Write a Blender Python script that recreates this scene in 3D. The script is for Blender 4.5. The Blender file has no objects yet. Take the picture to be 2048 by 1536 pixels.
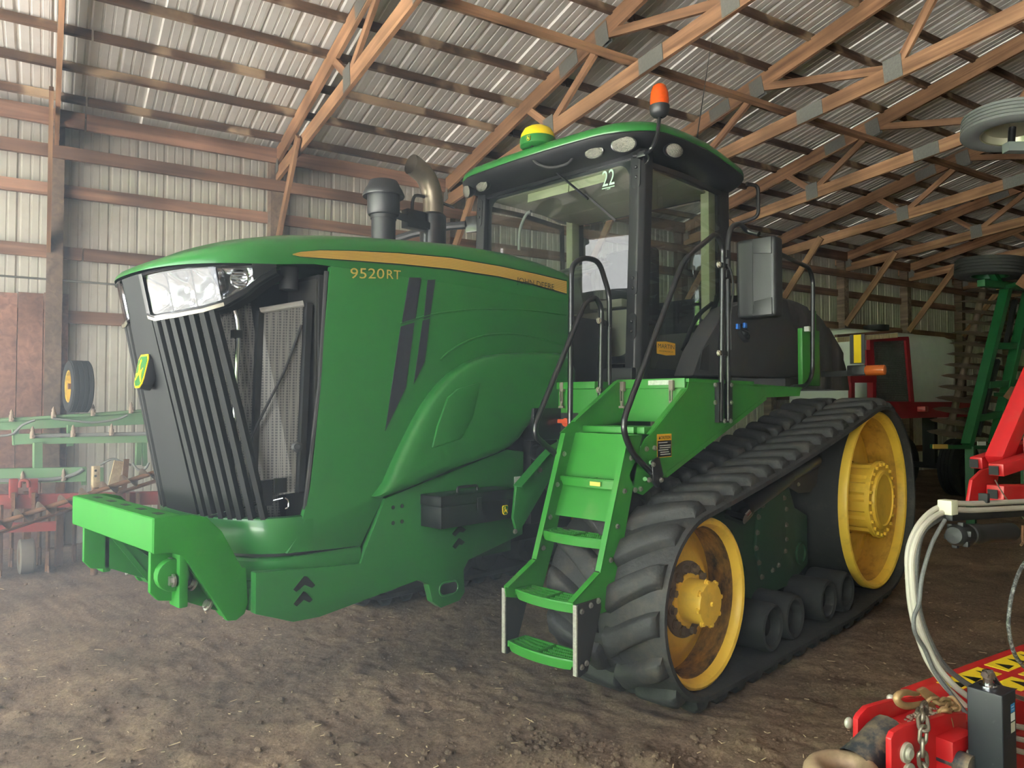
import bpy, bmesh, math, random
import numpy as np
from mathutils import Vector, Matrix
random.seed(7); rng = np.random.default_rng(7)
R = math.radians
scene = bpy.context.scene
COL = scene.collection

# ---------------------------------------------------------------- camera, sky, exposure
cam_d = bpy.data.cameras.new('camera'); cam = bpy.data.objects.new('camera', cam_d); COL.objects.link(cam)
cam_d.sensor_fit = 'HORIZONTAL'; cam_d.sensor_width = 36.0
cam_d.lens = 36.0 * 1480.0 / 2048.0
cam_d.clip_start = 0.05; cam_d.clip_end = 500
cam.location = (0, 0, 1.6)
cam.rotation_euler = (R(90) + math.atan(42 / 1480.0), 0, R(44.2))
scene.camera = cam

world = bpy.data.worlds.new('sky'); scene.world = world; world.use_nodes = True
wn = world.node_tree.nodes; wl = world.node_tree.links
wn['Background'].inputs[0].default_value = (0.90, 0.96, 1.0, 1)
wn['Background'].inputs[1].default_value = 8.5

sun_d = bpy.data.lights.new('sun', 'SUN'); sun_d.energy = 195.0; sun_d.angle = R(0.6); sun_d.color = (1.0, 0.995, 0.98)
sun = bpy.data.objects.new('sun', sun_d); COL.objects.link(sun)
vs = scene.view_settings
vs.view_transform = 'Standard'; vs.look = 'None'; vs.gamma = 1.0; vs.exposure = 0.40
try: vs.use_curve_mapping = False
except Exception: pass
cy = scene.cycles
cy.use_denoising = True
cy.use_adaptive_sampling = True; cy.adaptive_threshold = 0.03; cy.max_bounces = 8; cy.diffuse_bounces = 4; cy.glossy_bounces = 4; cy.transmission_bounces = 8; cy.transparent_max_bounces = 12
cy.volume_bounces = 0; cy.sample_clamp_indirect = 8.0; cy.caustics_reflective = False; cy.caustics_refractive = False

# barn frame: s along the barn, t away from the left wall, camera at s=0, t=10
BY = R(57.8 - 44.2)
Bv = Vector((math.sin(BY), math.cos(BY), 0)); Av = Vector((-math.cos(BY), math.sin(BY), 0))
TD = 10.0
def barn(s, t, z=0.0): return Av * (TD - t) + Bv * s + Vector((0, 0, z))
BARN_ROT = -BY
S0, S1, TW = -4.6, 29.0, 18.4      # front (open) end, far end, width
sun.rotation_euler = (-(Vector((0, 0, 1)) * 1.5 - Av + Bv * .25)).to_track_quat('-Z', 'Y').to_euler(); sun.location = barn(-10, 20, 30)   # high, from beyond the barn: lights the yard, not the floor inside
DOOR_T0, DOOR_T1, DOOR_Z = 1.75, 14.5, 4.82
pl = bpy.data.lights.new('door_daylight', 'AREA'); pl.shape = 'RECTANGLE'
pl.size = DOOR_T1 - DOOR_T0; pl.size_y = DOOR_Z
pl.cycles.is_portal = True
po = bpy.data.objects.new('door_daylight', pl); COL.objects.link(po)
po.location = barn(S0, (DOOR_T0 + DOOR_T1) / 2, DOOR_Z / 2)
po.rotation_euler = Bv.to_track_quat('-Z', 'Y').to_euler()

# ---------------------------------------------------------------- helpers
def vec(p): return Vector(p)
class MB:
    """collects geometry; build() links it as one mesh object"""
    def __init__(s): s.v = []; s.f = []; s.m = []; s.mi = 0
    def add(s, vs, fs):
        n = len(s.v); s.v += [tuple(p) for p in vs]
        s.f += [tuple(i + n for i in f) for f in fs]; s.m += [s.mi] * len(fs); return s
    def box(s, a, b, rot=None, at=None):
        """axis box from corner a to corner b; optional Matrix rot about at"""
        (x0, y0, z0), (x1, y1, z1) = a, b
        vs = [(x0,y0,z0),(x1,y0,z0),(x1,y1,z0),(x0,y1,z0),(x0,y0,z1),(x1,y0,z1),(x1,y1,z1),(x0,y1,z1)]
        if rot is not None:
            o = Vector(at if at else [(p + q) / 2 for p, q in zip(a, b)])
            vs = [o + rot @ (Vector(v) - o) for v in vs]
        return s.add(vs, [(3,2,1,0),(4,5,6,7),(0,1,5,4),(1,2,6,5),(2,3,7,6),(3,0,4,7)])
    def bar(s, p, q, w, h, up=(0, 0, 1)):
        """rectangular beam from p to q, w across, h along up"""
        p, q = vec(p), vec(q); d = (q - p).normalized(); up = vec(up)
        r = d.cross(up)
        if r.length < 1e-5: r = d.cross(Vector((1, 0, 0)))
        r.normalize(); u = r.cross(d).normalized()
        r *= w / 2; u *= h / 2
        vs = [p-r-u, p+r-u, p+r+u, p-r+u, q-r-u, q+r-u, q+r+u, q-r+u]
        return s.add(vs, [(3,2,1,0),(4,5,6,7),(0,1,5,4),(1,2,6,5),(2,3,7,6),(3,0,4,7)])
    def cyl(s, p, q, r0, r1=None, n=16, caps=True, ph=0.0):
        p, q = vec(p), vec(q); r1 = r0 if r1 is None else r1
        d = (q - p).normalized(); e = d.orthogonal().normalized(); g = d.cross(e)
        vs = []
        for o, r in ((p, r0), (q, r1)):
            for i in range(n):
                a = 2 * math.pi * i / n + ph; vs.append(o + e * (r * math.cos(a)) + g * (r * math.sin(a)))
        fs = [(i, (i + 1) % n, n + (i + 1) % n, n + i) for i in range(n)]
        if caps: fs += [tuple(range(n - 1, -1, -1)), tuple(range(n, 2 * n))]
        return s.add(vs, fs)
    def lathe(s, prof, o, axis, n=32, closed=False, e=None, arc=None):
        """revolve profile [(r, h)] round axis through o"""
        o = vec(o); d = vec(axis).normalized(); e = vec(e).normalized() if e else d.orthogonal().normalized(); g = d.cross(e)
        full = arc is None; a0, a1 = (0, 2 * math.pi) if full else arc
        k = n if full else n + 1; vs = []
        for r, h in prof:
            for i in range(k):
                a = a0 + (a1 - a0) * i / n; vs.append(o + d * h + e * (r * math.cos(a)) + g * (r * math.sin(a)))
        m = len(prof); fs = []
        for j in range(m if closed else m - 1):
            j2 = (j + 1) % m
            for i in range(n):
                i2 = (i + 1) % k
                fs.append((j*k+i, j*k+i2, j2*k+i2, j2*k+i))
        return s.add(vs, fs)
    def tube(s, pts, r, n=8, caps=True, smooth=0, closed=False):
        """round tube along pts; smooth = corner rounding steps (Catmull-Rom)"""
        pts = [vec(p) for p in pts]
        if smooth: pts = catmull(pts, smooth)
        rr = r if callable(r) else (lambda t: r)
        m = len(pts); vs = []; e = None
        for i, p in enumerate(pts):
            a = pts[max(i - 1, 0)]; b_ = pts[min(i + 1, m - 1)]; d = (b_ - a).normalized()
            if e is None: e = d.orthogonal().normalized()
            e = (e - d * e.dot(d)).normalized(); g = d.cross(e); q = rr(i / (m - 1))
            for k in range(n):
                t = 2 * math.pi * k / n; vs.append(p + e * (q * math.cos(t)) + g * (q * math.sin(t)))
        fs = [(i*n+k, i*n+(k+1)%n, (i+1)*n+(k+1)%n, (i+1)*n+k) for i in range(m-1) for k in range(n)]
        if caps: fs += [tuple(range(n-1,-1,-1)), tuple(range((m-1)*n, m*n))]
        return s.add(vs, fs)
    def prism(s, poly, o, u, v, th):
        """polygon [(a, b)] in the plane o + a*u + b*v, extruded by th along u x v"""
        o, u, v = vec(o), vec(u), vec(v); w = u.cross(v).normalized() * th
        n = len(poly); base = [o + u * a + v * b_ for a, b_ in poly]
        return s.add(base + [p + w for p in base],
            [tuple(range(n-1,-1,-1)), tuple(range(n, 2*n))] + [(i, (i+1)%n, n+(i+1)%n, n+i) for i in range(n)])
    def grid(s, rows, closed=False):
        """rows of equal length point lists -> quads"""
        m, k = len(rows), len(rows[0])
        fs = [(j*k+i, j*k+(i+1)%k, (j+1)*k+(i+1)%k, (j+1)*k+i) for j in range(m-1) for i in range(k if closed else k-1)]
        return s.add([p for r_ in rows for p in r_], fs)
    def ball(s, o, r, n=12, m=8, sc=(1,1,1)):
        o = vec(o); rows = []
        for j in range(m + 1):
            a = math.pi * j / m
            rows.append([o + Vector((sc[0]*r*math.sin(a)*math.cos(2*math.pi*i/n), sc[1]*r*math.sin(a)*math.sin(2*math.pi*i/n), sc[2]*r*math.cos(a))) for i in range(n)])
        return s.grid(rows, True)
    def mesh(s, name, mat, bevel=0.0, smooth=False, seg=2, fix=True, ang=35):
        me = bpy.data.meshes.new(name); me.from_pydata([tuple(p) for p in s.v], [], s.f)
        mats = mat if isinstance(mat, (list, tuple)) else [mat]
        for m in mats: me.materials.append(m)
        if len(mats) > 1: me.polygons.foreach_set('material_index', s.m)
        bm = bmesh.new(); bm.from_mesh(me)
        if fix:
            bmesh.ops.remove_doubles(bm, verts=bm.verts, dist=1e-5)
            bmesh.ops.recalc_face_normals(bm, faces=bm.faces)
        if bevel > 0:
            es = [e for e in bm.edges if len(e.link_faces) == 2 and e.calc_face_angle(0) > R(30)]
            bmesh.ops.bevel(bm, geom=es, offset=bevel, segments=seg, affect='EDGES', profile=0.6, clamp_overlap=True)
        bm.to_mesh(me); bm.free()
        if smooth or bevel > 0:
            me.polygons.foreach_set('use_smooth', [True] * len(me.polygons))
            try: me.set_sharp_from_angle(angle=R(ang))
            except Exception: pass
        me.update(); return me
    def build(s, name, mat, parent=None, **k):
        return link(name, s.mesh(name, mat, **k), parent)
OFF = {}
def link(name, me, parent=None, loc=None):
    o = bpy.data.objects.new(name, me); COL.objects.link(o)
    if parent is not None:
        o.parent = parent
        off = OFF.get(parent.name)
        if off is not None: o.location = off
    if loc is not None: o.location = loc
    return o
def empty(name, loc=(0, 0, 0), rz=0.0, off=None):
    """an Empty at a thing's base; off: parts are modelled in coordinates shifted by off"""
    o = bpy.data.objects.new(name, None); COL.objects.link(o); o.location = loc; o.rotation_euler = (0, 0, rz)
    o.empty_display_size = 0.2
    if off is not None: OFF[o.name] = Vector(off)
    return o
def tag(o, label=None, cat=None, group=None, kind=None):
    if label: o['label'] = label
    if cat: o['category'] = cat
    if group: o['group'] = group
    if kind: o['kind'] = kind
    return o
def catmull(pts, k):
    out = []; n = len(pts)
    for i in range(n - 1):
        p0, p1, p2, p3 = pts[max(i-1,0)], pts[i], pts[i+1], pts[min(i+2,n-1)]
        for j in range(k):
            t = j / k
            out.append(0.5*((2*p1)+(p2-p0)*t+(2*p0-5*p1+4*p2-p3)*t*t+(3*p1-p0-3*p2+p3)*t*t*t))
    return out + [pts[-1]]
def fillet(pts, rad, k=5):
    """round the corners of a polyline with radius-like offset rad"""
    pts = [vec(p) for p in pts]; out = [pts[0]]
    for i in range(1, len(pts) - 1):
        p, a, b_ = pts[i], pts[i-1], pts[i+1]
        r = min(rad, (a-p).length*0.48, (b_-p).length*0.48)
        s_ = p + (a-p).normalized()*r; e_ = p + (b_-p).normalized()*r
        for j in range(k + 1):
            t = j / k; out.append(s_*(1-t)**2 + p*2*t*(1-t) + e_*t*t)
    return out + [pts[-1]]
def rrect(w, h, r, k=4, cx=0, cy=0):
    out = []
    for (sx, sy, a0) in ((1,1,0),(-1,1,90),(-1,-1,180),(1,-1,270)):
        for j in range(k + 1):
            a = R(a0 + 90*j/k); out.append((cx + sx*(w/2-r) + r*math.cos(a), cy + sy*(h/2-r) + r*math.sin(a)))
    return out
def lerp(a, b_, t): return a + (b_ - a) * t
def interp(tab, x):
    """piecewise linear table lookup [(x, value...)]"""
    if x <= tab[0][0]: return tab[0][1:] if len(tab[0]) > 2 else tab[0][1]
    for p, q in zip(tab, tab[1:]):
        if x <= q[0]:
            t = (x - p[0]) / (q[0] - p[0]); v = tuple(lerp(i, j, t) for i, j in zip(p[1:], q[1:]))
            return v if len(v) > 1 else v[0]
    return tab[-1][1:] if len(tab[-1]) > 2 else tab[-1][1]

# ---------------------------------------------------------------- materials
MATS = {}
def srgb(r, g, b_):
    return tuple(((c/255.0)/12.92 if c/255.0 <= 0.04045 else ((c/255.0+0.055)/1.055)**2.4) for c in (r, g, b_)) + (1,)
def mat(name, col, rough=0.5, metal=0.0, var=0.0, vscale=6.0, bump=0.0, bscale=60.0, dirt=None, dscale=3.0, damt=0.5, coat=0.0, spec=0.5, stretch=None, trans=0.0, emit=None):
    """principled material with noise tint, a dirt layer and noise bump"""
    if name in MATS: return MATS[name]
    m = bpy.data.materials.new(name); MATS[name] = m; m.use_nodes = True
    nt = m.node_tree; N = nt.nodes; Lk = nt.links; p = N['Principled BSDF']
    p.inputs['Base Color'].default_value = col; p.inputs['Roughness'].default_value = rough; p.inputs['Metallic'].default_value = metal
    p.inputs['Specular IOR Level'].default_value = spec
    if coat: p.inputs['Coat Weight'].default_value = coat; p.inputs['Coat Roughness'].default_value = 0.06
    if trans: p.inputs['Transmission Weight'].default_value = trans
    if emit: p.inputs['Emission Color'].default_value = emit[0]; p.inputs['Emission Strength'].default_value = emit[1]
    tc = N.new('ShaderNodeTexCoord'); src = tc.outputs['Object']
    if stretch:
        mp = N.new('ShaderNodeMapping'); mp.inputs['Scale'].default_value = stretch; Lk.new(src, mp.inputs[0]); src = mp.outputs[0]
    cur = None
    if var > 0:
        nz = N.new('ShaderNodeTexNoise'); nz.inputs['Scale'].default_value = vscale; nz.inputs['Detail'].default_value = 6; nz.inputs['Roughness'].default_value = 0.65
        Lk.new(src, nz.inputs['Vector'])
        mr = N.new('ShaderNodeMapRange'); mr.inputs[1].default_value = 0.25; mr.inputs[2].default_value = 0.75
        mr.inputs[3].default_value = 1 - var; mr.inputs[4].default_value = 1 + var; Lk.new(nz.outputs[0], mr.inputs[0])
        mx = N.new('ShaderNodeMix'); mx.data_type = 'RGBA'; mx.blend_type = 'MULTIPLY'; mx.inputs[0].default_value = 1.0
        mx.inputs[6].default_value = col; Lk.new(mr.outputs[0], mx.inputs[7]); cur = mx.outputs[2]
    if dirt:
        nz2 = N.new('ShaderNodeTexNoise'); nz2.inputs['Scale'].default_value = dscale; nz2.inputs['Detail'].default_value = 9; nz2.inputs['Roughness'].default_value = 0.7
        Lk.new(src, nz2.inputs['Vector'])
        r2 = N.new('ShaderNodeMapRange'); r2.inputs[1].default_value = 0.62 - 0.3*damt; r2.inputs[2].default_value = 0.82 - 0.2*damt
        r2.inputs[4].default_value = min(1.0, damt*1.2); Lk.new(nz2.outputs[0], r2.inputs[0])
        mx2 = N.new('ShaderNodeMix'); mx2.data_type = 'RGBA'; Lk.new(r2.outputs[0], mx2.inputs[0])
        if cur: Lk.new(cur, mx2.inputs[6])
        else: mx2.inputs[6].default_value = col
        mx2.inputs[7].default_value = dirt; cur = mx2.outputs[2]
        rr = N.new('ShaderNodeMapRange'); rr.inputs[3].default_value = rough; rr.inputs[4].default_value = max(rough, 0.8)
        Lk.new(r2.outputs[0], rr.inputs[0]); Lk.new(rr.outputs[0], p.inputs['Roughness'])
    if cur: Lk.new(cur, p.inputs['Base Color'])
    if bump > 0:
        nb = N.new('ShaderNodeTexNoise'); nb.inputs['Scale'].default_value = bscale; nb.inputs['Detail'].default_value = 5
        Lk.new(src, nb.inputs['Vector'])
        bp = N.new('ShaderNodeBump'); bp.inputs['Strength'].default_value = bump; bp.inputs['Distance'].default_value = 0.02
        Lk.new(nb.outputs[0], bp.inputs['Height']); Lk.new(bp.outputs[0], p.inputs['Normal'])
    return m
def woodmat(name, c0, c1, axis=0, gs=14.0, bleach=None):
    """lumber: long grain streaks along the given object axis"""
    if name in MATS: return MATS[name]
    m = bpy.data.materials.new(name); MATS[name] = m; m.use_nodes = True
    nt = m.node_tree; N = nt.nodes; Lk = nt.links; p = N['Principled BSDF']; p.inputs['Roughness'].default_value = 0.75
    p.inputs['Specular IOR Level'].default_value = 0.25
    tc = N.new('ShaderNodeTexCoord'); oi = N.new('ShaderNodeObjectInfo')
    ad = N.new('ShaderNodeVectorMath'); ad.operation = 'ADD'
    sc = N.new('ShaderNodeVectorMath'); sc.operation = 'SCALE'; sc.inputs[3].default_value = 40.0
    cb = N.new('ShaderNodeCombineXYZ'); Lk.new(oi.outputs['Random'], cb.inputs[0]); Lk.new(oi.outputs['Random'], cb.inputs[1]); Lk.new(cb.outputs[0], sc.inputs[0])
    Lk.new(tc.outputs['Object'], ad.inputs[0]); Lk.new(sc.outputs[0], ad.inputs[1])
    mp = N.new('ShaderNodeMapping'); s_ = [gs, gs, gs]; s_[axis] = gs * 0.045; mp.inputs['Scale'].default_value = s_
    Lk.new(ad.outputs[0], mp.inputs[0])
    nz = N.new('ShaderNodeTexNoise'); nz.inputs['Scale'].default_value = 1.0; nz.inputs['Detail'].default_value = 7; nz.inputs['Distortion'].default_value = 0.9
    Lk.new(mp.outputs[0], nz.inputs['Vector'])
    rp = N.new('ShaderNodeValToRGB'); rp.color_ramp.elements[0].position = 0.32; rp.color_ramp.elements[0].color = c0
    rp.color_ramp.elements[1].position = 0.68; rp.color_ramp.elements[1].color = c1
    Lk.new(nz.outputs[0], rp.inputs[0])
    n2 = N.new('ShaderNodeTexNoise'); n2.inputs['Scale'].default_value = 1.7; n2.inputs['Detail'].default_value = 5
    Lk.new(ad.outputs[0], n2.inputs['Vector'])
    mr = N.new('ShaderNodeMapRange'); mr.inputs[1].default_value = 0.3; mr.inputs[2].default_value = 0.7; mr.inputs[3].default_value = 0.62; mr.inputs[4].default_value = 1.25
    Lk.new(n2.outputs[0], mr.inputs[0])
    rv = N.new('ShaderNodeMapRange'); rv.inputs[3].default_value = 0.75; rv.inputs[4].default_value = 1.2; Lk.new(oi.outputs['Random'], rv.inputs[0])
    mu = N.new('ShaderNodeMath'); mu.operation = 'MULTIPLY'; Lk.new(mr.outputs[0], mu.inputs[0]); Lk.new(rv.outputs[0], mu.inputs[1])
    mx = N.new('ShaderNodeMix'); mx.data_type = 'RGBA'; mx.blend_type = 'MULTIPLY'; mx.inputs[0].default_value = 1
    Lk.new(rp.outputs[0], mx.inputs[6]); Lk.new(mu.outputs[0], mx.inputs[7])
    out = mx.outputs[2]
    if bleach:
        n3 = N.new('ShaderNodeTexNoise'); n3.inputs['Scale'].default_value = 2.3; n3.inputs['Detail'].default_value = 3; Lk.new(ad.outputs[0], n3.inputs['Vector'])
        r3 = N.new('ShaderNodeMapRange'); r3.inputs[1].default_value = 0.52; r3.inputs[2].default_value = 0.62; r3.inputs[4].default_value = 0.75; Lk.new(n3.outputs[0], r3.inputs[0])
        m3 = N.new('ShaderNodeMix'); m3.data_type = 'RGBA'; Lk.new(r3.outputs[0], m3.inputs[0]); Lk.new(out, m3.inputs[6]); m3.inputs[7].default_value = bleach; out = m3.outputs[2]
    Lk.new(out, p.inputs['Base Color'])
    bp = N.new('ShaderNodeBump'); bp.inputs['Strength'].default_value = 0.25; bp.inputs['Distance'].default_value = 0.01
    Lk.new(nz.outputs[0], bp.inputs['Height']); Lk.new(bp.outputs[0], p.inputs['Normal'])
    return m
DUST = srgb(150, 132, 108); MUD = srgb(96, 82, 66)
M_green = mat('green_paint', srgb(36, 99, 44), 0.28, var=0.06, vscale=3, dirt=srgb(84, 118, 72), dscale=2.2, damt=0.10, coat=0.15, spec=.4)
M_greenm = mat('green_machinery_paint', srgb(44, 122, 40), 0.42, var=0.08, vscale=5, dirt=srgb(110, 118, 80), dscale=5, damt=0.3)
M_greend = mat('green_chassis_paint', srgb(24, 64, 34), 0.5, var=0.12, vscale=4, dirt=srgb(70, 74, 58), dscale=3, damt=0.5)
M_yellow = mat('yellow_wheel_paint', srgb(244, 198, 74), 0.42, var=0.08, vscale=4, dirt=srgb(146, 112, 60), dscale=5, damt=0.35)
M_yelp = mat('yellow_paint', srgb(250, 214, 20), 0.3)
M_black = mat('black_plastic', srgb(30, 31, 33), 0.45, var=0.1, bump=0.08, bscale=300)
M_blackp = mat('black_powder_coat', srgb(24, 25, 27), 0.28, coat=0.2)
M_dark = mat('dark_interior', srgb(20, 21, 22), 0.7)
M_rubber = mat('track_rubber', srgb(42, 42, 43), 0.7, var=0.2, vscale=8, bump=0.25, bscale=40, dirt=srgb(92, 82, 70), dscale=7, damt=0.38)
M_rub2 = mat('rubber', srgb(36, 36, 37), 0.8, var=0.15, vscale=10, dirt=srgb(80, 72, 62), dscale=9, damt=0.3)
M_steel = mat('zinc_bolt', srgb(190, 188, 180), 0.35, 0.9)
M_chrome = mat('chrome', srgb(215, 216, 218), 0.12, 1.0)
M_rust = mat('rusty_steel', srgb(120, 84, 58), 0.8, 0.2, var=0.3, vscale=14, bump=0.3, bscale=60, dirt=srgb(70, 58, 50), damt=0.5, dscale=9)
M_red = mat('red_implement_paint', srgb(176, 30, 34), 0.35, var=0.08, dirt=srgb(140, 104, 84), dscale=6, damt=0.25)
M_redo = mat('faded_red_paint', srgb(140, 52, 46), 0.7, var=0.2, dirt=srgb(112, 92, 80), dscale=7, damt=0.5)
M_white = mat('white_plastic', srgb(225, 226, 222), 0.5)
# ---------------------------------------------------------------- barn
M_sheet = mat('steel_siding_inside', srgb(204, 199, 187), 0.42, 0.1, var=0.10, vscale=1.5, dirt=srgb(150, 136, 112), dscale=2.5, damt=0.35, spec=0.4)
M_roof = mat('steel_roof_inside', srgb(246, 242, 234), 0.38, 0.0, var=0.10, vscale=1.2, dirt=srgb(186, 174, 154), dscale=2.0, damt=0.3, spec=0.4)
W_truss = woodmat('truss_lumber', srgb(98, 70, 50), srgb(146, 112, 82), 0)
W_girt = woodmat('girt_lumber', srgb(84, 62, 50), srgb(134, 103, 84), 0)
W_purlin = woodmat('purlin_lumber', srgb(58, 43, 34), srgb(104, 80, 62), 0, bleach=srgb(160, 138, 110))
W_post = woodmat('post_lumber', srgb(74, 62, 54), srgb(120, 102, 86), 2)
W_plank = woodmat('plank_lumber', srgb(96, 70, 60), srgb(146, 110, 94), 2)
M_plate = mat('galvanised_plate', srgb(96, 96, 90), 0.6, 0.4, var=0.25, vscale=40)
EAVE, SLOPE, PEAK_T = 4.92, 0.20, 9.2
def roof_z(t): return EAVE + SLOPE * (t if t <= PEAK_T else 2 * PEAK_T - t)

def barn_empty(name, label, cat=None):
    e = empty(name, barn(0, 0, 0), BARN_ROT); tag(e, label, cat, kind='structure'); return e
# local barn coordinates under such an empty: x = t, y = s, z
def lumber(name, p, q, w, h, m, parent, up=(0, 0, 1)):
    """a beam as its own object, its local x axis along the grain (z for posts)"""
    p, q = vec(p), vec(q); d = q - p; L_ = d.length; d.normalize(); up = vec(up)
    r = up.cross(d); r = r.normalized() if r.length > 1e-4 else Vector((0, 1, 0)).cross(d).normalized(); u = d.cross(r)
    key = (round(L_, 2), w, h, m.name)
    if key not in LUM:
        mb = MB(); mb.box((-L_/2, -w/2, -h/2), (L_/2, w/2, h/2)); LUM[key] = mb.mesh(name, m, fix=False)
    o = bpy.data.objects.new(name, LUM[key]); COL.objects.link(o); o.parent = parent
    M = Matrix((d, r, u)).transposed().to_4x4(); M.translation = (p + q) / 2; o.matrix_local = M
    return o
LUM = {}
def rib_profile(width, flip):
    """inside face of a ribbed steel sheet: (along, height)"""
    pts = []; n = 3; st = width / n
    for k in range(n):
        x = k * st
        for dx, h in ((0.0, 0), (0.016, .021), (0.040, .021), (0.056, 0), (.128, 0), (.134, .006), (.150, .006), (.156, 0), (.218, 0), (.224, .006), (.240, .006), (.246, 0)):
            pts.append((x + dx, h * flip))
    pts.append((width, 0)); return pts
PW = 0.914
def wall_sheet_mesh(h, nm, m):
    mb = MB(); pr = rib_profile(PW + 0.02, -1)
    mb.grid([[(h_, x, z) for x, h_ in pr] for z in (-0.15, h)]); return mb.mesh(nm, m, fix=False)
# floor is in p_floor
wl_ = barn_empty('wall_left', 'ribbed beige steel siding on timber girts and posts along the barn side')
sm = wall_sheet_mesh(EAVE + 0.13, 'siding_sheet', M_sheet)
ns = int((S1 - S0) / PW) + 1
for k in range(ns):
    o = link('siding_sheet', sm, wl_); o.location = (-0.06 - 0.004 * (k % 2), S0 + k * PW, 0)
SP = 2.47; POSTS = [0.06 + SP * k for k in range(-1, 12)]
for s in POSTS:
    lumber('post', (0.10, s, 0), (0.10, s, EAVE), 0.16, 0.19, W_post, wl_, up=(1, 0, 0))
GZ = [0.55, 1.78, 2.62, 3.36, 4.08, 4.47, 4.86]
for gi, z in enumerate(GZ):
    hh = 0.145 if z != 4.86 else 0.19
    k = 0; s = S0
    while s < S1:
        e = min(s + SP * (2 if (gi + k) % 3 else 1) * 2, S1)
        if z > 1.9 or s > 2: lumber('girt', (0.02 if z < 4.3 else 0.22, s + 0.01, z), (0.02 if z < 4.3 else 0.22, e - 0.01, z), 0.045, hh, W_girt, wl_)
        s = e; k += 1
# vertical plank lining at the near end of the wall
for k in range(18):
    s = -4.2 + k * 0.245
    lumber('plank', (0.06, s + 0.12, 0), (0.06, s + 0.12, 2.86 + random.uniform(-.02, .02)), 0.238, 0.035, W_plank, wl_, up=(1, 0, 0))

mb = MB(); c_a, c_b = (.16, -4.0, 3.02), (.16, 1.0, 3.02); mb.tube([c_a, c_b], .012, n=8); mb.build('conduit', M_plate, wl_, smooth=True)
wr = barn_empty('wall_right', 'ribbed beige steel siding along the far barn side')
for k in range(ns):
    o = link('siding_sheet', sm, wr); o.location = (TW + 0.06, S0 + k * PW, 0)
wb = barn_empty('wall_back', 'ribbed steel end wall at the deep end of the barn')
def gable(s, parent, hole=None):
    x = 0.0
    while x < TW:
        x1 = min(x + PW, TW); tops = [roof_z(x) + .13, roof_z(x1) + .13]
        if hole and x < hole[0] < x1: x1 = hole[0]; tops[1] = roof_z(x1) + .13
        if hole and x < hole[1] < x1: x1 = hole[1]; tops[1] = roof_z(x1) + .13
        mid = (x + x1) / 2; zb = -0.2
        if hole and hole[0] < mid < hole[1]: zb = hole[2]
        if min(tops) > zb + .02:
            mb = MB(); mb.add([(x, s, zb), (x1, s, zb), (x1, s, tops[1]), (x, s, tops[0])], [(0, 1, 2, 3)])
            mb.build('siding_sheet', M_sheet, parent, fix=False)
        x = x1
gable(S1, wb)
wf = barn_empty('wall_front', 'gable end wall with the wide open sliding door behind the viewer')
gable(S0, wf, (DOOR_T0, DOOR_T1, DOOR_Z))
lumber('door_header', (DOOR_T0, S0, DOOR_Z + .15), (DOOR_T1, S0, DOOR_Z + .15), 0.1, 0.3, W_girt, wf)

ce = barn_empty('ceiling', 'ribbed steel roof sheets on dark weathered timber purlins')
slen = PEAK_T * math.sqrt(1 + SLOPE**2) + 0.35
mb = MB(); pr = rib_profile(PW + 0.02, -1)
mb.grid([[(d, x, -h_) for x, h_ in pr] for d in (-0.35, slen)]); rm = mb.mesh('roof_sheet', M_roof, fix=False)
ang = math.atan(SLOPE)
for k in range(ns):
    o = link('roof_sheet', rm, ce); o.location = (0, S0 + k * PW, EAVE + 0.10 - .003*(k % 2)); o.rotation_euler = (0, -ang, 0)
    o = link('roof_sheet', rm, ce); o.location = (TW, S0 + (k + 1) * PW, EAVE + 0.10 - .003*(k % 2)); o.rotation_euler = (0, -ang, math.pi)
for side in (0, 1):
    for j in range(16):
        t = 0.42 + j * 0.605
        if t > PEAK_T: break
        tt = t if side == 0 else TW - t
        k = 0; s = S0 - (j % 2) * SP
        while s < S1:
            e = min(s + SP * 2, S1); s_ = max(s, S0)
            if e - s_ > .3:
                lumber('purlin', (tt, s_ + .01, roof_z(t) + 0.03), (tt, e - .01, roof_z(t) + .03), 0.042, 0.092, W_purlin, ce, up=(-SLOPE if side == 0 else SLOPE, 0, 1))
            s = e
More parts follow.
